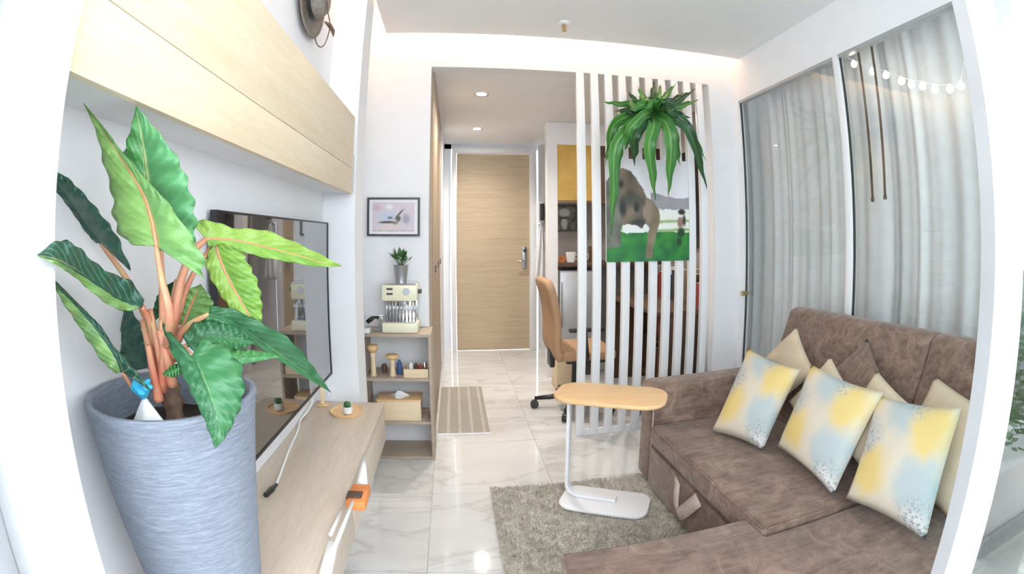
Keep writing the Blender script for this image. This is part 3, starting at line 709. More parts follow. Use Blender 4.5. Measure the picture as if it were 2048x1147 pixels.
# plant in metal pot on the machine
pz = mz + .268
pp = thing('potted_plant', (-.305, 2.60, pz), 'small leafy plant in a zinc pot on the espresso machine', 'plant')
MB().lathe((-.305, 2.60, pz), [(.001, 0), (.030, 0), (.042, .092), (.045, .094), (.040, .092), (.038, .085), (.001, .08)], 24).build('pot', 'zinc', pp, smooth=True, angle=50)
for k in range(26):
    a = random.random() * 6.28; r = .02 + .055 * random.random(); h = .05 + .075 * random.random() * (1.2 - r * 9)
    b = Vector((-.305, 2.60, pz + .08)); t_ = b + Vector((r * math.cos(a), r * math.sin(a) * .8, h)); n_ = Vector((-math.sin(a), math.cos(a), .3)) * .011
    d_ = (t_ - b) * .45; q = t_ - d_
    MB().add([q, q + d_ * .5 + n_, t_, q + d_ * .5 - n_, q + d_ * .5 + Vector((0, 0, .004))], [(0, 1, 4), (1, 2, 4), (2, 3, 4), (3, 0, 4)]).build('leaf', 'leaf_far' if k % 3 else 'frond_dark', pp)
    MB().tube([b, q], .0012, 4).build('stalk', 'leaf_far', pp)
# portafilter and white box
pf = thing('portafilter', (-.46, 2.56, mz), 'black handled portafilter standing left of the espresso machine', 'portafilter')
MB().lathe((-.425, 2.57, mz), [(.030, 0), (.032, .01), (.006, .014), (.005, .06), (.012, .062), (.012, .07), (.001, .07)], 18).build('stand', 'zinc', pf, smooth=True, angle=40)
MB().tube([(-.425, 2.565, mz + .074), (-.455, 2.56, mz + .076), (-.462, 2.555, mz + .072), (-.492, 2.55, mz + .05)], [.008, .008, .013, .012], 10).build('handle', 'black_plastic', pf, smooth=True)
MB().lathe((-.415, 2.57, mz + .066), [(.001, 0), (.018, 0), (.020, .02), (.017, .02), (.015, .006), (.001, .006)], 16).build('basket', 'chrome', pf, smooth=True, angle=40)
tag(MB().box(-.518, -.468, 2.49, 2.54, mz, mz + .024).build('white_box', 'ceramic_white', None, bevel=.003), 'small white box at the left end of the open shelf top', 'box')
# upper level
def mushroom(x, y, z, h, r, rs, lab):
    t = thing('wooden_tamper', (x, y, z), lab, 'utensil', 'wooden tools on the open shelf')
    MB().lathe((x, y, z), [(.001, 0), (rs * 1.2, 0), (rs, .01), (rs * .75, h * .5), (rs, h * .74), (rs, h * .76)], 20).build('stem', 'pine_box', t, smooth=True)
    MB().lathe((x, y, z + h * .74), [(rs * .9, 0), (r, h * .13), (r * 1.02, h * .19), (r * .8, h * .24), (.001, h * .26)], 24).build('cap', 'bamboo', t, smooth=True)
mushroom(-.462, 2.53, .484, .178, .032, .016, 'taller wooden mushroom-shaped tool on the upper shelf level')
mushroom(-.355, 2.53, .484, .126, .037, .016, 'shorter wooden mushroom-shaped tool on the upper shelf level')
tag(MB().lathe((-.322, 2.57, .484), [(.001, 0), (.014, 0), (.014, .065), (.008, .072), (.008, .082), (.001, .082)], 14).build('bottle', 'blue_cover', None, smooth=True, angle=40), 'small dark blue bottle behind the shorter wooden tool', 'bottle')
tag(MB().lathe((-.412, 2.60, .484), [(.001, 0), (.015, 0), (.016, .04), (.010, .05), (.001, .05)], 14).build('jar', 'brown_dark', None, smooth=True, angle=40), 'small brown jar between the two wooden tools', 'jar')
wt = thing('wooden_caddy', (-.222, 2.55, .484), 'pale wooden open box of small items on the upper shelf level', 'box')
for (a, b, c, d) in ((-.291, -.157, 2.50, 2.506), (-.291, -.157, 2.60, 2.606), (-.291, -.285, 2.506, 2.60), (-.163, -.157, 2.506, 2.60)): box(a, b, c, d, .484, .532).build('side', 'pine_box', wt)
box(-.285, -.163, 2.506, 2.60, .484, .489).build('bottom', 'pine_box', wt)
for k, (x, y, m, h) in enumerate(((-.255, 2.54, 'ceramic_white', .075), (-.228, 2.555, 'brown_dark', .068), (-.205, 2.54, 'red_cover', .066), (-.180, 2.56, 'chrome', .078))):
    tag(MB().lathe((x, y, .489), [(.001, 0), (.011, 0), (.0115, h * .75), (.006, h * .9), (.001, h)], 12).build('spice_jar', m, None, smooth=True, angle=40),
        ('white', 'brown', 'dark red', 'metal')[k] + ' little jar standing in the pale wooden box', 'jar', 'jars in the wooden box')
# middle level: tissue box
tb = thing('tissue_box', (-.33, 2.56, .233), 'pale wooden tissue box on the middle shelf level', 'tissue box')
box(-.446, -.205, 2.49, 2.62, .233, .350).build('case', 'pine_box', tb, bevel=.004)
box(-.450, -.201, 2.486, 2.624, .350, .360).build('lid', 'bamboo', tb, bevel=.003)
def tis(u, v): a = u * 2 * PI; r = (.030 * (1 - v) + .006) * (1 + .35 * math.sin(3 * a + 4 * v)); return (-.325 + r * 1.3 * math.cos(a), 2.555 + r * math.sin(a), .360 + .034 * v)
MB().grid(tis, 24, 6).build('tissue', 'paper_white', tb, smooth=True)

# framed picture on the back wall
def picture(name, x0, x1, z0, z1, y, label, painter, frame=None, nx=70, nz=60, depth=.02, fw=.012):
    t = thing(name, ((x0 + x1) / 2, y, z0), label, 'picture')
    a, b, c, d = (x0 + fw, x1 - fw, z0 + fw, z1 - fw) if frame else (x0, x1, z0, z1)
    mb = MB(); mb.col = []
    for j in range(nz + 1):
        for i in range(nx + 1):
            u, v = i / nx, 1 - j / nz
            mb.v.append(Vector((a + (b - a) * u, y - depth + (.006 if frame else -.0006), c + (d - c) * j / nz))); mb.col.append(painter(u, v))
    for j in range(nz):
        for i in range(nx): q = j * (nx + 1) + i; mb.f.append((q, q + 1, q + nx + 2, q + nx + 1))
    if frame:
        for f in ((x0, x1, z0, c), (x0, x1, d, z1)): box(f[0], f[1], y - depth, y, f[2], f[3]).build('frame', frame, t)
        for f in ((x0, a), (b, x1)): box(f[0], f[1], y - depth, y, c, d).build('frame', frame, t)
        box(a, b, y - depth + .008, y, c, d).build('backing', 'paper_white', t)
    else:
        box(x0, x1, y - depth, y, z0, z1).build('canvas', 'paper_white', t, bevel=.002)
    mb.build('print', 'printed', t); return t
def mixc(a, b, t): t = max(0, min(1, t)); return tuple(x + (y - x) * t for x, y in zip(a, b))
def blob(u, v, cx, cy, rx, ry, soft=.15): return max(0, min(1, (1 - math.hypot((u - cx) / rx, (v - cy) / ry)) / soft))
def nz_(u, v, s=9): return noise.noise(Vector((u * s, v * s, 1.7)))
def boat(u, v):
    if u < .06 or u > .94 or v < .08 or v > .92: return (.84, .84, .86)
    c = mixc((.62, .58, .66), (.70, .60, .64), .5 + .8 * nz_(u, v, 5)); c = mixc(c, (.60, .42, .52), blob(u, v, .15, .24, .16, .14, .8)); c = mixc(c, (.86, .86, .90), blob(u, v, .42, .22, .10, .10, .8))
    c = mixc(c, (.52, .60, .72), blob(u, v, .36, .48, .28, .16, .6)); c = mixc(c, (.70, .60, .60), blob(u, v, .45, .84, .40, .12, .8)); c = mixc(c, (.36, .34, .44), blob(u, v, .76, .56, .10, .20, .6))
    c = mixc(c, (.07, .08, .09), blob(u, v - .25 * (u - .42) ** 2, .38, .655, .24, .045, .4)); c = mixc(c, (.10, .12, .14), blob(u, v, .43, .53, .08, .05, .6))
    c = mixc(c, (.09, .10, .06), blob(u, v, .60, .55, .07, .12, .5)); c = mixc(c, (.12, .11, .09), blob(u + .6 * (v - .4), v, .63, .42, .035, .20, .5)); c = mixc(c, (.22, .24, .10), blob(u, v, .53, .68, .09, .06, .7))
    if v > .885: c = mixc(c, (.30, .28, .30), .7 if nz_(u * 8, v, 9) > -.1 else .2)
    return c
picture('framed_picture', -.512, -.207, 1.251, 1.472, YB - .001, 'black framed boat picture on the wall above the espresso machine', boat, 'dark_grey')
def inpoly(u, v, P):
    c = False; j = len(P) - 1
    for i in range(len(P)):
        (x0, y0), (x1, y1) = P[i], P[j]
        if (y0 > v) != (y1 > v) and u < (x1 - x0) * (v - y0) / (y1 - y0) + x0: c = not c
        j = i
    return c
EL = [(-.05, .30), (.04, .18), (.12, .115), (.20, .09), (.30, .13), (.40, .25), (.48, .38), (.56, .42), (.62, .50), (.63, .60), (.59, .72), (.55, .85), (.53, .97), (.455, .97), (.47, .80), (.50, .68), (.46, .62), (.44, .64), (.42, .685), (.36, .655), (.26, .64), (.19, .65), (.16, .70), (.18, .83), (.10, .87), (-.05, .86)]
GAP = [(.17, .665), (.28, .65), (.38, .675), (.48, .64), (.515, .66), (.51, .71), (.40, .725), (.20, .72)]
def elephant(u, v):
    wu, wv = u + .012 * nz_(u, v, 14), v + .012 * nz_(v, u, 14)
    c = mixc((.80, .78, .82), (.86, .85, .90), .5 + nz_(u, v, 3))
    if u > .52 and wv > .355 + .03 * math.sin(u * 9): c = mixc((.42, .42, .46), (.52, .50, .52), .5 + nz_(u, v, 8))
    if wv > .49: c = mixc((.86, .88, .82), (.46, .68, .26), max(0, math.sin(v * 75 + nz_(u, v, 4) * 2)) * min(1, max(0, (v - .54) * 14)))
    if wv > .715:
        c = mixc((.02, .22, .05), (.06, .42, .06), .5 + 1.0 * nz_(u, v, 11)); c = mixc(c, (.02, .17, .09), max(0, (v - .82) * 4) * (.6 + nz_(u, v, 6)))
    if inpoly(wu, wv, GAP): c = (.86, .88, .86)
    if inpoly(wu, wv, EL):
        br = mixc((.11, .095, .075), (.36, .26, .18), .55 + 1.0 * nz_(u, v, 7) + .9 * (.32 - v))
        if u > .46: br = mixc((.26, .20, .12), (.42, .33, .22), .5 + nz_(u, v, 9))
        if u < .17: br = mixc((.16, .17, .13), (.30, .31, .26), .5 + nz_(u, v, 9))
        c = br
        c = mixc(c, (.02, .02, .018), blob(u, v, .35, .47, .045, .07, .5)); c = mixc(c, (.025, .022, .02), blob(u, v, .19, .47, .06, .12, .6)); c = mixc(c, (.03, .027, .02), blob(u, v, .17, .25, .05, .06, .7))
        c = mixc(c, (.09, .09, .07), blob(u, v, .27, .42, .14, .10, .9) * .7); c = mixc(c, (.46, .33, .27), blob(u, v, .45, .52, .035, .09, .6)); c = mixc(c, (.05, .055, .045), blob(u, v, .37, .62, .10, .04, .6))
    c = mixc(c, (.04, .025, .025), blob(u, v, .905, .515, .055, .035, .35)); c = mixc(c, (.46, .26, .18), blob(u, v, .885, .62, .045, .065, .4)); c = mixc(c, (.10, .06, .05), blob(u, v, .935, .60, .03, .07, .5))
    c = mixc(c, (.02, .08, .03), max(blob(u, v, .895, .72, .06, .06, .4), blob(u, v, .87, .81, .04, .06, .5)))
    return tuple(x * .72 for x in c) if max(c) < .75 else c
picture('canvas_print', .890, 1.448, 1.095, 1.722, YB - .003, 'canvas print of an elephant and child in a green field on the slats', elephant, None, 110, 120, .018)

# ================================================================== SLAT SCREEN AND FERN
ss = thing('slat_screen', (1.2, YB, 0), 'white vertical slat screen between living room and hall', 'screen')
for k in range(10):
    x = .724 + k * .0923
    box(x, x + .049, YB, YB + .034, 0, 2.262).build('slat', 'frame_white', ss, bevel=.0015)
for k in range(9):
    x = .724 + k * .0923 + .049
    box(x, x + .0433, YB + .004, YB + .030, 0, .035).build('spacer', 'frame_white', ss)
fn_ = thing('hanging_fern', (1.183, 2.62, 2.0), 'green strap-leaved fern hanging at the top of the slat screen', 'plant')
FC = on_y(1303, 232, 2.63)
MB().lathe(FC + Vector((0, .02, -.05)), [(.001, 0), (.05, .004), (.075, .05), (.06, .075), (.001, .08)], 20).build('basket', 'brown_dark', fn_, smooth=True)
MB().tube([FC + Vector((0, .05, .05)), FC + Vector((0, .075, .10)), Vector((FC.x, YB + .004, FC.z + .13))], .003, 6).build('hook', 'chrome', fn_)
def frond(pts, wd, mat):
    c = catmull(pts, 18); ph = random.random() * 6
    def fn(u, v):
        i = int(round(u * 18)); p = c[i]; d = (c[min(i + 1, 18)] - c[max(i - 1, 0)]).normalized()
        tow = (EYE - p).normalized(); s = d.cross(tow)
        s = (s.normalized() if s.length > .05 else Vector((1, 0, 0))); s = (s + tow * .35).normalized(); nn = s.cross(d)
        ww = 1.55 * wd * (.35 + .65 * math.sin(PI * min(1, .12 + .88 * (1 - (1 - u) ** 1.0)) ** .8)) * (1 - u ** 5)
        q = (v - .5) * 2
        return p + s * (ww * q) + nn * (.25 * ww * q * q + .010 * abs(q) * math.sin(u * 26 + ph + (q > 0)))
    MB().grid(fn, 18, 6).build('frond', mat, fn_, smooth=True, solid=.0012)
FR = [  # tip, mid point, out toward the room, half width
 ((1222, 470), (1232, 290), .20, .026), ((1238, 340), (1238, 275), .14, .024), ((1210, 330), (1228, 250), .10, .022), ((1268, 330), (1270, 270), .20, .024), ((1310, 400), (1298, 290), .22, .026),
 ((1337, 392), (1342, 285), .20, .028), ((1360, 330), (1345, 270), .13, .024), ((1414, 378), (1382, 270), .18, .022), ((1412, 320), (1370, 248), .12, .022), ((1250, 300), (1262, 255), .24, .02),
 ((1206, 204), (1250, 208), .08, .014), ((1255, 182), (1275, 205), .06, .015), ((1276, 172), (1288, 200), .10, .014), ((1308, 162), (1306, 195), .06, .016), ((1338, 178), (1325, 202), .10, .016), ((1366, 186), (1340, 205), .07, .015), ((1390, 178), (1350, 206), .12, .016), ((1397, 200), (1355, 214), .08, .015), ((1352, 166), (1330, 195), .05, .013), ((1230, 222), (1262, 220), .15, .016), ((1256, 200), (1270, 215), .2, .016), ((1322, 168), (1316, 200), .16, .015), ((1290, 190), (1296, 210), .2, .016), ((1380, 236), (1345, 225), .18, .018)]
for k, (tp, md, out, wd) in enumerate(FR):
    T = on_y(*tp, 2.66 - out * .55); M_ = on_y(*md, 2.63 - out)
    frond([FC + Vector((random.uniform(-.02, .02), -.01, .01)), FC.lerp(M_, .55) + Vector((0, -out * .3, .03)), M_, M_.lerp(T, .55) + Vector((0, 0, .0)), T], wd, 'frond_dark' if k % 4 == 3 or k in (13, 16, 19) else 'frond_green')

# ================================================================== SOFA
sf = thing('corner_sofa', (1.3, 1.3, 0), 'brown suede corner sofa with chaise along the glass partition', 'sofa')
SZ = .356
box(.905, 1.80, 1.975, 2.145, .025, .545).build('armrest', 'sofa_suede', sf, bevel=.035, seg=4)
box(.915, 1.80, .64, 1.985, .03, .255).build('base', 'sofa_suede', sf, bevel=.008)
box(.900, .915, 1.16, 1.97, .035, .235).build('drawer_front', 'sofa_suede', sf, bevel=.004)
stp = [Vector((.895, 1.66, .225)), Vector((.868, 1.60, .145)), Vector((.862, 1.55, .12)), Vector((.890, 1.46, .235))]
smb = MB(); cst = catmull(stp, 12)
smb.grid(lambda u, v: cst[int(round(u * 12))] + Vector((0, -.055 * (v - .5), -.03 * (v - .5))), 12, 2).build('pull_strap', 'strap_shine_piping', sf, smooth=True, solid=.004)
box(.890, 1.52, 1.045, 1.978, .255, SZ).build('seat_cushion', 'sofa_suede', sf, bevel=.028, seg=4)
chp = [(.275, .64), (1.52, .64), (1.52, 1.04), (.895, 1.04), (.895, 1.15), (.275, 1.15)]
MB().prism([(.29, .655), (.915, .655), (.915, 1.135), (.29, 1.135)], .03, .21).build('chaise_base', 'sofa_suede', sf, bevel=.01)
MB().prism(chp, .21, SZ - .018).build('chaise_cushion', 'sofa_suede', sf, bevel=.022, seg=4)
for pts in ([(.893, 1.062, SZ - .006), (.893, 1.965, SZ - .006)], [(.905, 1.046, SZ - .004), (1.45, 1.046, SZ - .004)], [(.905, 1.976, .52), (.905, 1.976, .05)], [(.285, 1.148, SZ - .03), (.90, 1.148, SZ - .03)]):
    MB().tube(pts, .0035, 8).build('piping', 'strap_shine_piping' if pts[0][2] == .52 else 'sofa_suede', sf, smooth=True)
def backrest(y0, y1):
    prof = [(1.50, .30), (1.70, .855), (1.735, .872), (1.80, .868), (1.82, .84), (1.82, .03), (1.55, .03), (1.50, .2)]
    mb = MB(); n = len(prof)
    mb.add([(x, y0, z) for x, z in prof] + [(x, y1, z) for x, z in prof], [tuple(range(n)), tuple(range(2 * n - 1, n - 1, -1))] + [(i, n + i, n + (i + 1) % n, (i + 1) % n) for i in range(n)])
    mb.build('backrest', 'sofa_suede', sf, bevel=.018, seg=3)
backrest(1.118, 2.0); backrest(.64, 1.114)
for x, y in ((.95, 2.06), (1.74, 2.06), (.34, .70), (.34, 1.09), (1.74, .70)):
    MB().cyl((x, y, .0115 if x < .9 else 0), (x, y, .04), .02, .024, 12).build('foot', 'black_plastic', sf)
# pillows given by their four corners (bottom left, bottom right, top right, top left)
def pillow(name, c, mat, label, group, puff=.062):
    BL, BR, TR, TL = [Vector(q) for q in c]
    nrm = (BR - BL).cross(TL - BL).normalized()
    if nrm.x > 0: nrm = -nrm
    ctr = (BL + BR + TR + TL) / 4
    def side(sgn):
        def fn(u, v):
            a, b = u * 2 - 1, v * 2 - 1
            pin = .075
            uu = .5 + .5 * a * (1 - pin * (1 - b * b)); vv = .5 + .5 * b * (1 - pin * (1 - a * a))
            p = BL.lerp(BR, uu).lerp(TL.lerp(TR, uu), vv)
            th = ((1 - a * a) * (1 - b * b)) ** .42 if abs(a) < 1 and abs(b) < 1 else 0
            wr = .006 * noise.noise(p * 14) * th
            return p + nrm * sgn * (puff * th + wr)
        return fn
    mb = MB(); mb.grid(side(1), 18, 18); n1 = len(mb.v)
    mb.grid(side(-1), 18, 18)
    off = min(v.z for v in mb.v)
    t = mb.build(name, mat, None, smooth=True)
    for v in t.data.vertices: v.co -= ctr
    bm = bmesh.new(); bm.from_mesh(t.data); bmesh.ops.remove_doubles(bm, verts=bm.verts, dist=.0005); bmesh.ops.recalc_face_normals(bm, faces=bm.faces); bm.to_mesh(t.data); bm.free()
    for p in t.data.polygons: p.use_smooth = True
    t.location = ctr
    return tag(t, label, 'pillow', group)
ps = SZ + .012
def pc(bl, br, tr, tl, xt, zb=ps):
    return (on_z(*bl, zb), on_z(*br, zb), on_x(*tr, xt), on_x(*tl, xt))
G = 'printed pillows in a row on the sofa'
pillow('pillow', pc((1422, 862), (1526, 900), (1602, 738), (1496, 694), 1.36), 'pillow_print', 'yellow and pale blue printed pillow nearest the sofa arm', G)
p2 = pc((1554, 892), (1666, 992), (1768, 784), (1622, 727), 1.38)
p2 = (on_z(1554, 892, ps + .03), *p2[1:])
pillow('pillow', p2, 'pillow_print', 'middle of the three yellow and pale blue printed pillows', G)
pillow('pillow', pc((1690, 997), (1851, 1081), (1924, 813), (1752, 787), 1.40), 'pillow_print', 'yellow and pale blue printed pillow nearest the balcony door', G)
G2 = 'plain pillows behind the printed ones'
def back_pillow(T, wy, tilt, mat, label, name='pillow', s=.36, lean=.15, puff=.045):
    """T: top corner or top middle; wy: width; the pillow leans on the backrest and stands on the seat"""
    T = Vector(T); up = Vector((lean, 0, .36)).normalized(); sd = Vector((0, -1, 0))
    c, s_ = math.cos(tilt), math.sin(tilt)
    a = (up * c + sd * s_); b = (sd * c - up * s_)
    ctr = T - up * (s * .5 * (abs(c) + abs(s_)))
    k = s / 2
    pillow(name, (ctr - a * k - b * k, ctr - a * k + b * k, ctr + a * k + b * k, ctr + a * k - b * k), mat, label, G2, puff)
back_pillow(on_x(1600, 653, 1.61), .36, math.radians(38), 'beige_cloth', 'beige pillow standing on its corner by the sofa arm', s=.30)
back_pillow(on_x(1678, 716, 1.49), .36, math.radians(30), 'beige_cloth', 'beige pillow peeking between the first and middle printed pillows', s=.28, puff=.045)
back_pillow(on_x(1742, 678, 1.625), .36, math.radians(40), 'sofa_suede', 'brown suede pillow leaning on the sofa back', s=.36)
back_pillow(on_x(1790, 750, 1.485), .36, math.radians(20), 'beige_cloth', 'beige pillow behind the middle and nearest printed pillows', s=.30, puff=.045)
back_pillow(on_x(1935, 768, 1.60), .36, math.radians(12), 'beige_cloth', 'beige pillow at the balcony end of the sofa', s=.36)

# ================================================================== RUGS, SIDE TABLE
rg = thing('shaggy_rug', (.55, 1.5, 0), 'shaggy taupe rug under the side table and sofa', 'rug')
box(.145, .93, .75, 2.115, .0005, .010).build('backing', 'rug_taupe', rg)
tv_, tf_ = [], []
for k in range(30000):
    x, y = random.uniform(.142, .93), random.uniform(.98, 2.122)
    if x < .20 or y > 2.06 or random.random() < .9:
        a = random.random() * 6.28; h = random.uniform(.008, .017); d = .006; l = random.uniform(.003, .012); b = random.random() * 6.28
        o = len(tv_); ca, sa = math.cos(a) * d * .5, math.sin(a) * d * .5
        tv_ += [(x - ca, y - sa, .009), (x + ca, y + sa, .009), (x + l * math.cos(b), y + l * math.sin(b), .009 + h)]; tf_.append((o, o + 1, o + 2))
pm = MB(); pm.v = [Vector(q) for q in tv_]; pm.f = tf_
pile = pm.build('pile', 'rug_taupe', rg); pile['kind'] = 'stuff'
dm = thing('striped_mat', (.02, 3.27, 0), 'striped beige woven mat on the hall floor', 'mat')
box(-.132, .196, 2.83, 3.79, .0005, .008).build('weave', 'mat_stripe', dm, bevel=.002)
box(-.132, .199, 2.818, 2.83, .0005, .009).build('hem', 'paper_white', dm)

stt = thing('side_table', (.65, 1.875, .02), 'white C-shaped side table with oval bamboo top on the rug', 'side table')
rot = math.radians(-29)
MB().prism(rrect(.650, 1.875, .205, .112, .065, rot), .020, .034).build('base', 'gloss_white', stt, bevel=.005)
MB().prism(rrect(.655, 1.885, .245, .135, .10, rot, 10), .548, .567).build('top', 'bamboo', stt, bevel=.007, seg=3)
d_ = Vector((math.cos(rot), math.sin(rot), 0)); b0 = Vector((.655, 1.885, 0)) - d_ * .185
def flat(pts, hw, ht):
    mb = MB(); n = len(pts); side = Vector((-d_.y, d_.x, 0))
    for i, p in enumerate(pts):
        t = (pts[min(i + 1, n - 1)] - pts[max(i - 1, 0)]).normalized(); nn = side.cross(t).normalized()
        for s, q in ((-1, -1), (1, -1), (1, 1), (-1, 1)): mb.v.append(p + side * hw * s + nn * ht * q)
    for i in range(n - 1):
        for k in range(4): mb.f.append((i * 4 + k, i * 4 + (k + 1) % 4, i * 4 + 4 + (k + 1) % 4, i * 4 + 4 + k))
    mb.f += [(3, 2, 1, 0), tuple((n - 1) * 4 + k for k in range(4))]; return mb
pts = [b0 + Vector((0, 0, .547)), b0 + Vector((0, 0, .53)), b0 + Vector((0, 0, .40)), b0 + Vector((0, 0, .20)), b0 + Vector((0, 0, .10))]
for k in range(1, 8): a = k / 8 * PI / 2; pts.append(b0 + d_ * (.055 * (1 - math.cos(a))) + Vector((0, 0, .10 - .056 * math.sin(a))))
pts += [b0 + d_ * .06 + Vector((0, 0, .042)), b0 + d_ * .235 + Vector((0, 0, .042))]
flat(pts, .021, .007).build('pole', 'gloss_white', stt, bevel=.002)
box(b0.x - .05, b0.x + .09, b0.y - .06, b0.y + .04, .542, .548).build('bracket', 'gloss_white', stt)

# ================================================================== HALL AND NOOK
ch = thing('office_chair', (.84, 3.22, 0), 'tan office chair with black wheeled base behind the slats', 'chair')
C0 = Vector((.84, 3.22, 0))
def slab(pts, hw, th, rad=.02):
    mb = MB(); n = len(pts); pts = [Vector(q) for q in pts]
    for i, p in enumerate(pts):
        t = (pts[min(i + 1, n - 1)] - pts[max(i - 1, 0)]).normalized(); nn = Vector((0, 1, 0)).cross(t).normalized()
        e = .82 if i in (0, n - 1) else 1
        for y, q in ((-hw * e, -1), (hw * e, -1), (hw * e, 1), (-hw * e, 1)): mb.v.append(p + Vector((0, y, 0)) + nn * th * q)
    for i in range(n - 1):
        for k in range(4): mb.f.append((i * 4 + k, i * 4 + (k + 1) % 4, i * 4 + 4 + (k + 1) % 4, i * 4 + 4 + k))
    mb.f += [(3, 2, 1, 0), tuple((n - 1) * 4 + k for k in range(4))]; return mb
slab(catmull([(.70, 3.22, .40), (.665, 3.22, .50), (.665, 3.22, .66), (.64, 3.22, .82), (.60, 3.22, .96)], 14), .22, .028).build('backrest', 'tan_leather', ch, bevel=.02, seg=3)
box(.70, 1.08, 3.00, 3.44, .405, .475).build('seat', 'tan_leather', ch, bevel=.025, seg=3)
box(.74, 1.02, 3.06, 3.38, .375, .405).build('seat_pan', 'black_plastic', ch, bevel=.008)
box(.645, .68, 3.16, 3.28, .33, .46).build('back_bracket', 'black_plastic', ch, bevel=.008)
MB().cyl(C0 + Vector((0, 0, .09)), C0 + Vector((0, 0, .375)), .028, .022).build('gas_lift', 'black_plastic', ch, smooth=True, angle=40)
for k in range(5):
    a = math.radians(172 + 72 * k); e = C0 + Vector((.29 * math.cos(a), .29 * math.sin(a), .075))
    lg = MB().tube([C0 + Vector((0, 0, .11)), C0.lerp(e, .6) + Vector((0, 0, .04)), e], [.024, .02, .014], 8).build('leg', 'black_plastic', ch, smooth=True)
    wl = MB().tube([e + Vector((-math.sin(a) * .02, math.cos(a) * .02, -.045)), e + Vector((math.sin(a) * .02, -math.cos(a) * .02, -.045))], .030, 14)
    wl.build('caster', 'black_plastic', lg, smooth=True, angle=40)
MB().tube([(.86, 3.0, .40), (.86, 2.97, .45), (.84, 2.965, .62)], .012, 8).build('arm_post', 'black_plastic', ch, smooth=True)
box(.73, .97, 2.945, 2.985, .62, .645).build('arm_pad', 'black_plastic', ch, bevel=.008)
tag(box(.79, .93, 3.60, 3.80, .0, .26).build('wooden_crate', 'pine_box', None, bevel=.004), 'pale wooden box on the floor behind the office chair', 'box')
# cabinet tower at the back of the nook
tw = thing('tall_cabinet', (1.3, 4.2, 0), 'tall white cabinet with mustard wood doors behind the slats', 'cabinet')
box(.790, .880, 4.0, 4.10, 0, 2.26).build('side_panel', 'gloss_white', tw)
box(.880, 1.89, 4.35, 4.40, 0, 2.26).build('back_panel', 'taupe_wall', tw)
for k in range(3): a = .882 + k * .337; box(a, a + .334, 4.0, 4.02, 1.565, 2.06).build('door', 'yellow_panel' if k == 0 else 'brown_dark', tw, bevel=.002)
box(.880, 1.89, 4.02, 4.35, 1.55, 1.565).build('shelf_board', 'oak_shelf', tw)
box(.880, 1.89, 4.0, 4.35, 2.06, 2.26).build('filler', 'gloss_white', tw)
box(.880, 1.89, 3.98, 4.35, .985, 1.02).build('worktop', 'brown_dark', tw, bevel=.002)
box(.880, 1.20, 4.0, 4.34, 0, .10).build('plinth', 'dark_grey', tw)
fd = thing('small_fridge', (1.06, 4.15, .10), 'silver grey fridge under the worktop behind the slats', 'fridge')
box(.90, 1.22, 4.02, 4.34, .10, .95).build('body', 'silver_grey', fd, bevel=.006)
fdd = box(.90, 1.22, 4.00, 4.02, .11, .94).build('door', 'silver_grey', fd, bevel=.006)
box(.91, .92, 3.985, 4.00, .45, .85).build('handle', 'chrome', fdd)
def bw(u, v):
    c = mixc((.06, .06, .055), (.18, .18, .16), .5 + nz_(u, v, 5))
    c = mixc(c, (.50, .50, .47), max(blob(u, v, .5, .28, .30, .22, .4), blob(u, v, .5, .72, .16, .35, .4)))
    return mixc(c, (.05, .05, .05), blob(u, v, .5, .50, .35, .06, .5))
picture('photo_print', .892, 1.14, 1.30, 1.548, 4.34, 'dark monochrome picture in the niche under the mustard doors', bw, 'dark_grey', 30, 30)
for k, (x, m, r, h) in enumerate(((.935, 'orange_plastic', .03, .05), (1.02, 'ceramic_white', .045, .09), (1.125, 'ceramic_white', .04, .10), (1.225, 'brown_dark', .04, .14))):
    t = thing('mug', (x, 4.10, 1.02), ('orange cup', 'white bowl-like mug left of two', 'white mug right of two', 'brown canister')[k] + ' on the dark worktop behind the slats', 'cup', 'cups on the worktop')
    MB().lathe((x, 4.10, 1.02), [(.001, 0), (r * .8, 0), (r, h), (r * .9, h), (r * .7, .008), (.001, .008)], 18).build('body', m, t, smooth=True, angle=50)
    MB().tube([(x + r * .92, 4.10, 1.02 + h * .75), (x + r * 1.5, 4.10, 1.02 + h * .7), (x + r * 1.45, 4.10, 1.02 + h * .35), (x + r * .86, 4.10, 1.02 + h * .25)], .004, 6).build('handle', m, t, smooth=True)
# desk with hutch against the taupe wall
dk = thing('desk', (1.62, 3.35, 0), 'dark brown desk with shelves against the taupe wall', 'desk')
box(1.30, 1.895, 2.86, 3.88, .715, .745).build('desktop', 'brown_dark', dk, bevel=.003)
for y in (2.88, 3.84): box(1.34, 1.88, y, y + .025, 0, .715).build('side_panel', 'brown_dark', dk)
box(1.60, 1.89, 2.905, 3.84, .38, .40).build('shelf_board', 'brown_dark', dk)
box(1.60, 1.89, 2.905, 3.84, .06, .08).build('shelf_board', 'brown_dark', dk)
box(1.87, 1.89, 2.905, 3.84, .08, .715).build('back_panel', 'brown_dark', dk)
cols = ['red_cover', 'blue_cover', 'sand_cover', 'brown_dark', 'ceramic_white', 'dark_grey', 'straw_grey']
names = {'red_cover': 'dark red', 'blue_cover': 'navy blue', 'sand_cover': 'sand coloured', 'brown_dark': 'brown', 'ceramic_white': 'white', 'dark_grey': 'charcoal', 'straw_grey': 'grey'}
ORD = ['first', 'second', 'third', 'fourth', 'fifth', 'sixth', 'seventh', 'eighth', 'ninth', 'tenth', 'eleventh', 'twelfth']
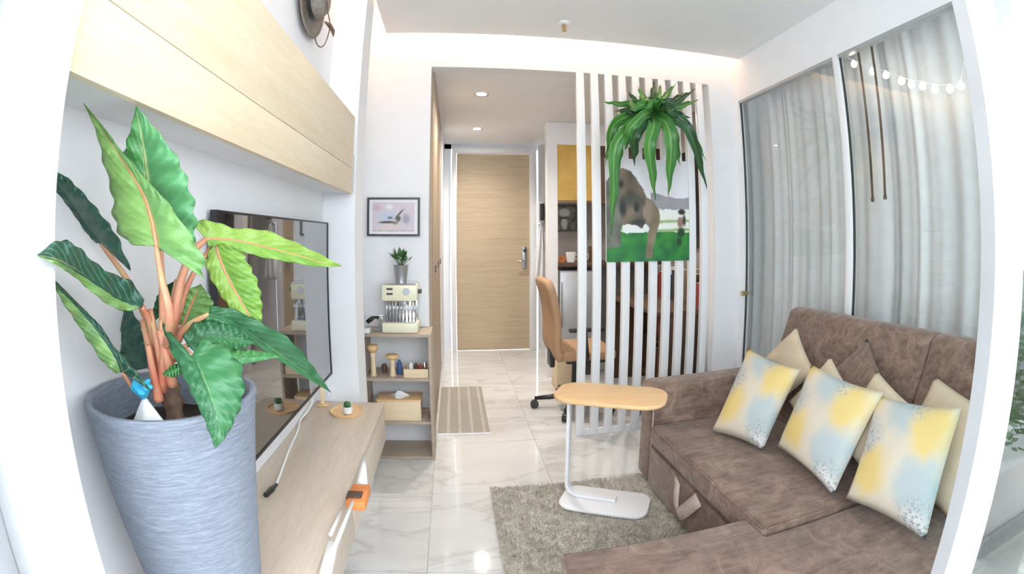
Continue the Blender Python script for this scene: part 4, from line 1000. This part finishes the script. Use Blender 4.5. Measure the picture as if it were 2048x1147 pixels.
for z, top, wh in ((.745, .27, 'desk top behind the slats'), (.40, .29, 'upper shelf inside the desk'), (.08, .27, 'lower shelf inside the desk')):
    y = 2.93; k = 0
    while y < 3.76 and k < 12:
        th = random.uniform(.025, .05); h = random.uniform(.17, top - .01); m = cols[(k * 3 + int(z * 10)) % len(cols)]
        bk = thing('book', (1.76, y, z), '%s book, %s from the slats on the %s' % (names[m], ORD[k], wh), 'book', 'books at the desk')
        box(1.66, 1.85, y, y + th, z, z + h).build('cover', m, bk)
        box(1.663, 1.848, y + .003, y + th - .003, z + h, z + h + .001).build('pages', 'paper_white', bk)
        y += th + random.choice((.006, .02, .05, .09)); k += 1
# dark mirror panel on the taupe wall
tag(box(1.885, 1.899, 3.0, 3.8, 1.15, 1.95).build('wall_mirror', 'tv_screen', None), 'dark glass panel on the taupe wall above the desk', 'mirror')
hk = thing('intercom', (.90, 4.95, 1.42), 'dark grey door phone on the hall wall right of the entrance', 'intercom')
box(.885, .935, 4.90, 4.93, 1.42, 1.60).build('handset', 'dark_grey', hk, bevel=.008)
box(.880, .940, 4.93, 5.079, 1.40, 1.62).build('back_plate', 'gloss_white', hk, bevel=.004)
tl = thing('hanging_towel', (.88, 4.9, .8), 'white cloth hanging from a hook beside the entrance door', 'towel')
def towel(u, v): z = 1.36 - .58 * v; wd = .02 + .055 * v; return (.905 + (u - .5) * 2 * wd, 4.94 + .012 * math.sin(u * 14 + v * 3), z)
MB().grid(towel, 16, 10).build('cloth', 'paper_white', tl, smooth=True, solid=.004)
MB().tube([(.905, 4.94, 1.36), (.905, 4.95, 1.39), (.905, 5.079, 1.39)], .004, 6).build('hook', 'chrome', tl)

# ================================================================== BALCONY (seen in the door glass)
pt = thing('balcony_trough', (2.2, -.05, -.02), 'white planting trough on the balcony', 'planter')
box(1.90, 2.90, -.22, .06, -.02, .06).build('plinth', 'alu_grey', pt)
box(1.93, 2.87, -.20, .04, .06, .34).build('trough', 'gloss_white', pt, bevel=.01)
for gi, (gx, nm) in enumerate(((2.10, 'leafy balcony bush nearest the sliding door'), (2.40, 'middle leafy bush in the balcony trough'), (2.70, 'leafy balcony bush farthest from the sliding door'))):
    bu = thing('balcony_bush', (gx, -.08, .34), nm, 'plant', 'bushes in the balcony trough')
    MB().tube([(gx, -.08, .34), (gx + .01, -.07, .55), (gx - .01, -.08, .80)], .008, 6).build('stem', 'trunk_brown', bu)
    lm = MB()
    for k in range(420):
        p = Vector((gx + random.uniform(-.13, .13), -.08 + random.uniform(-.10, .10), random.uniform(.38, .95))); a = Vector((random.gauss(0, 1), random.gauss(0, 1), random.gauss(0, .6))).normalized() * .04; b = a.cross(Vector((0, .3, 1))).normalized() * .016
        lm.add([p, p + a * .5 + b, p + a, p + a * .5 - b], [(0, 1, 2, 3)])
    lm.build('foliage', 'leaf_far', bu)['kind'] = 'stuff'
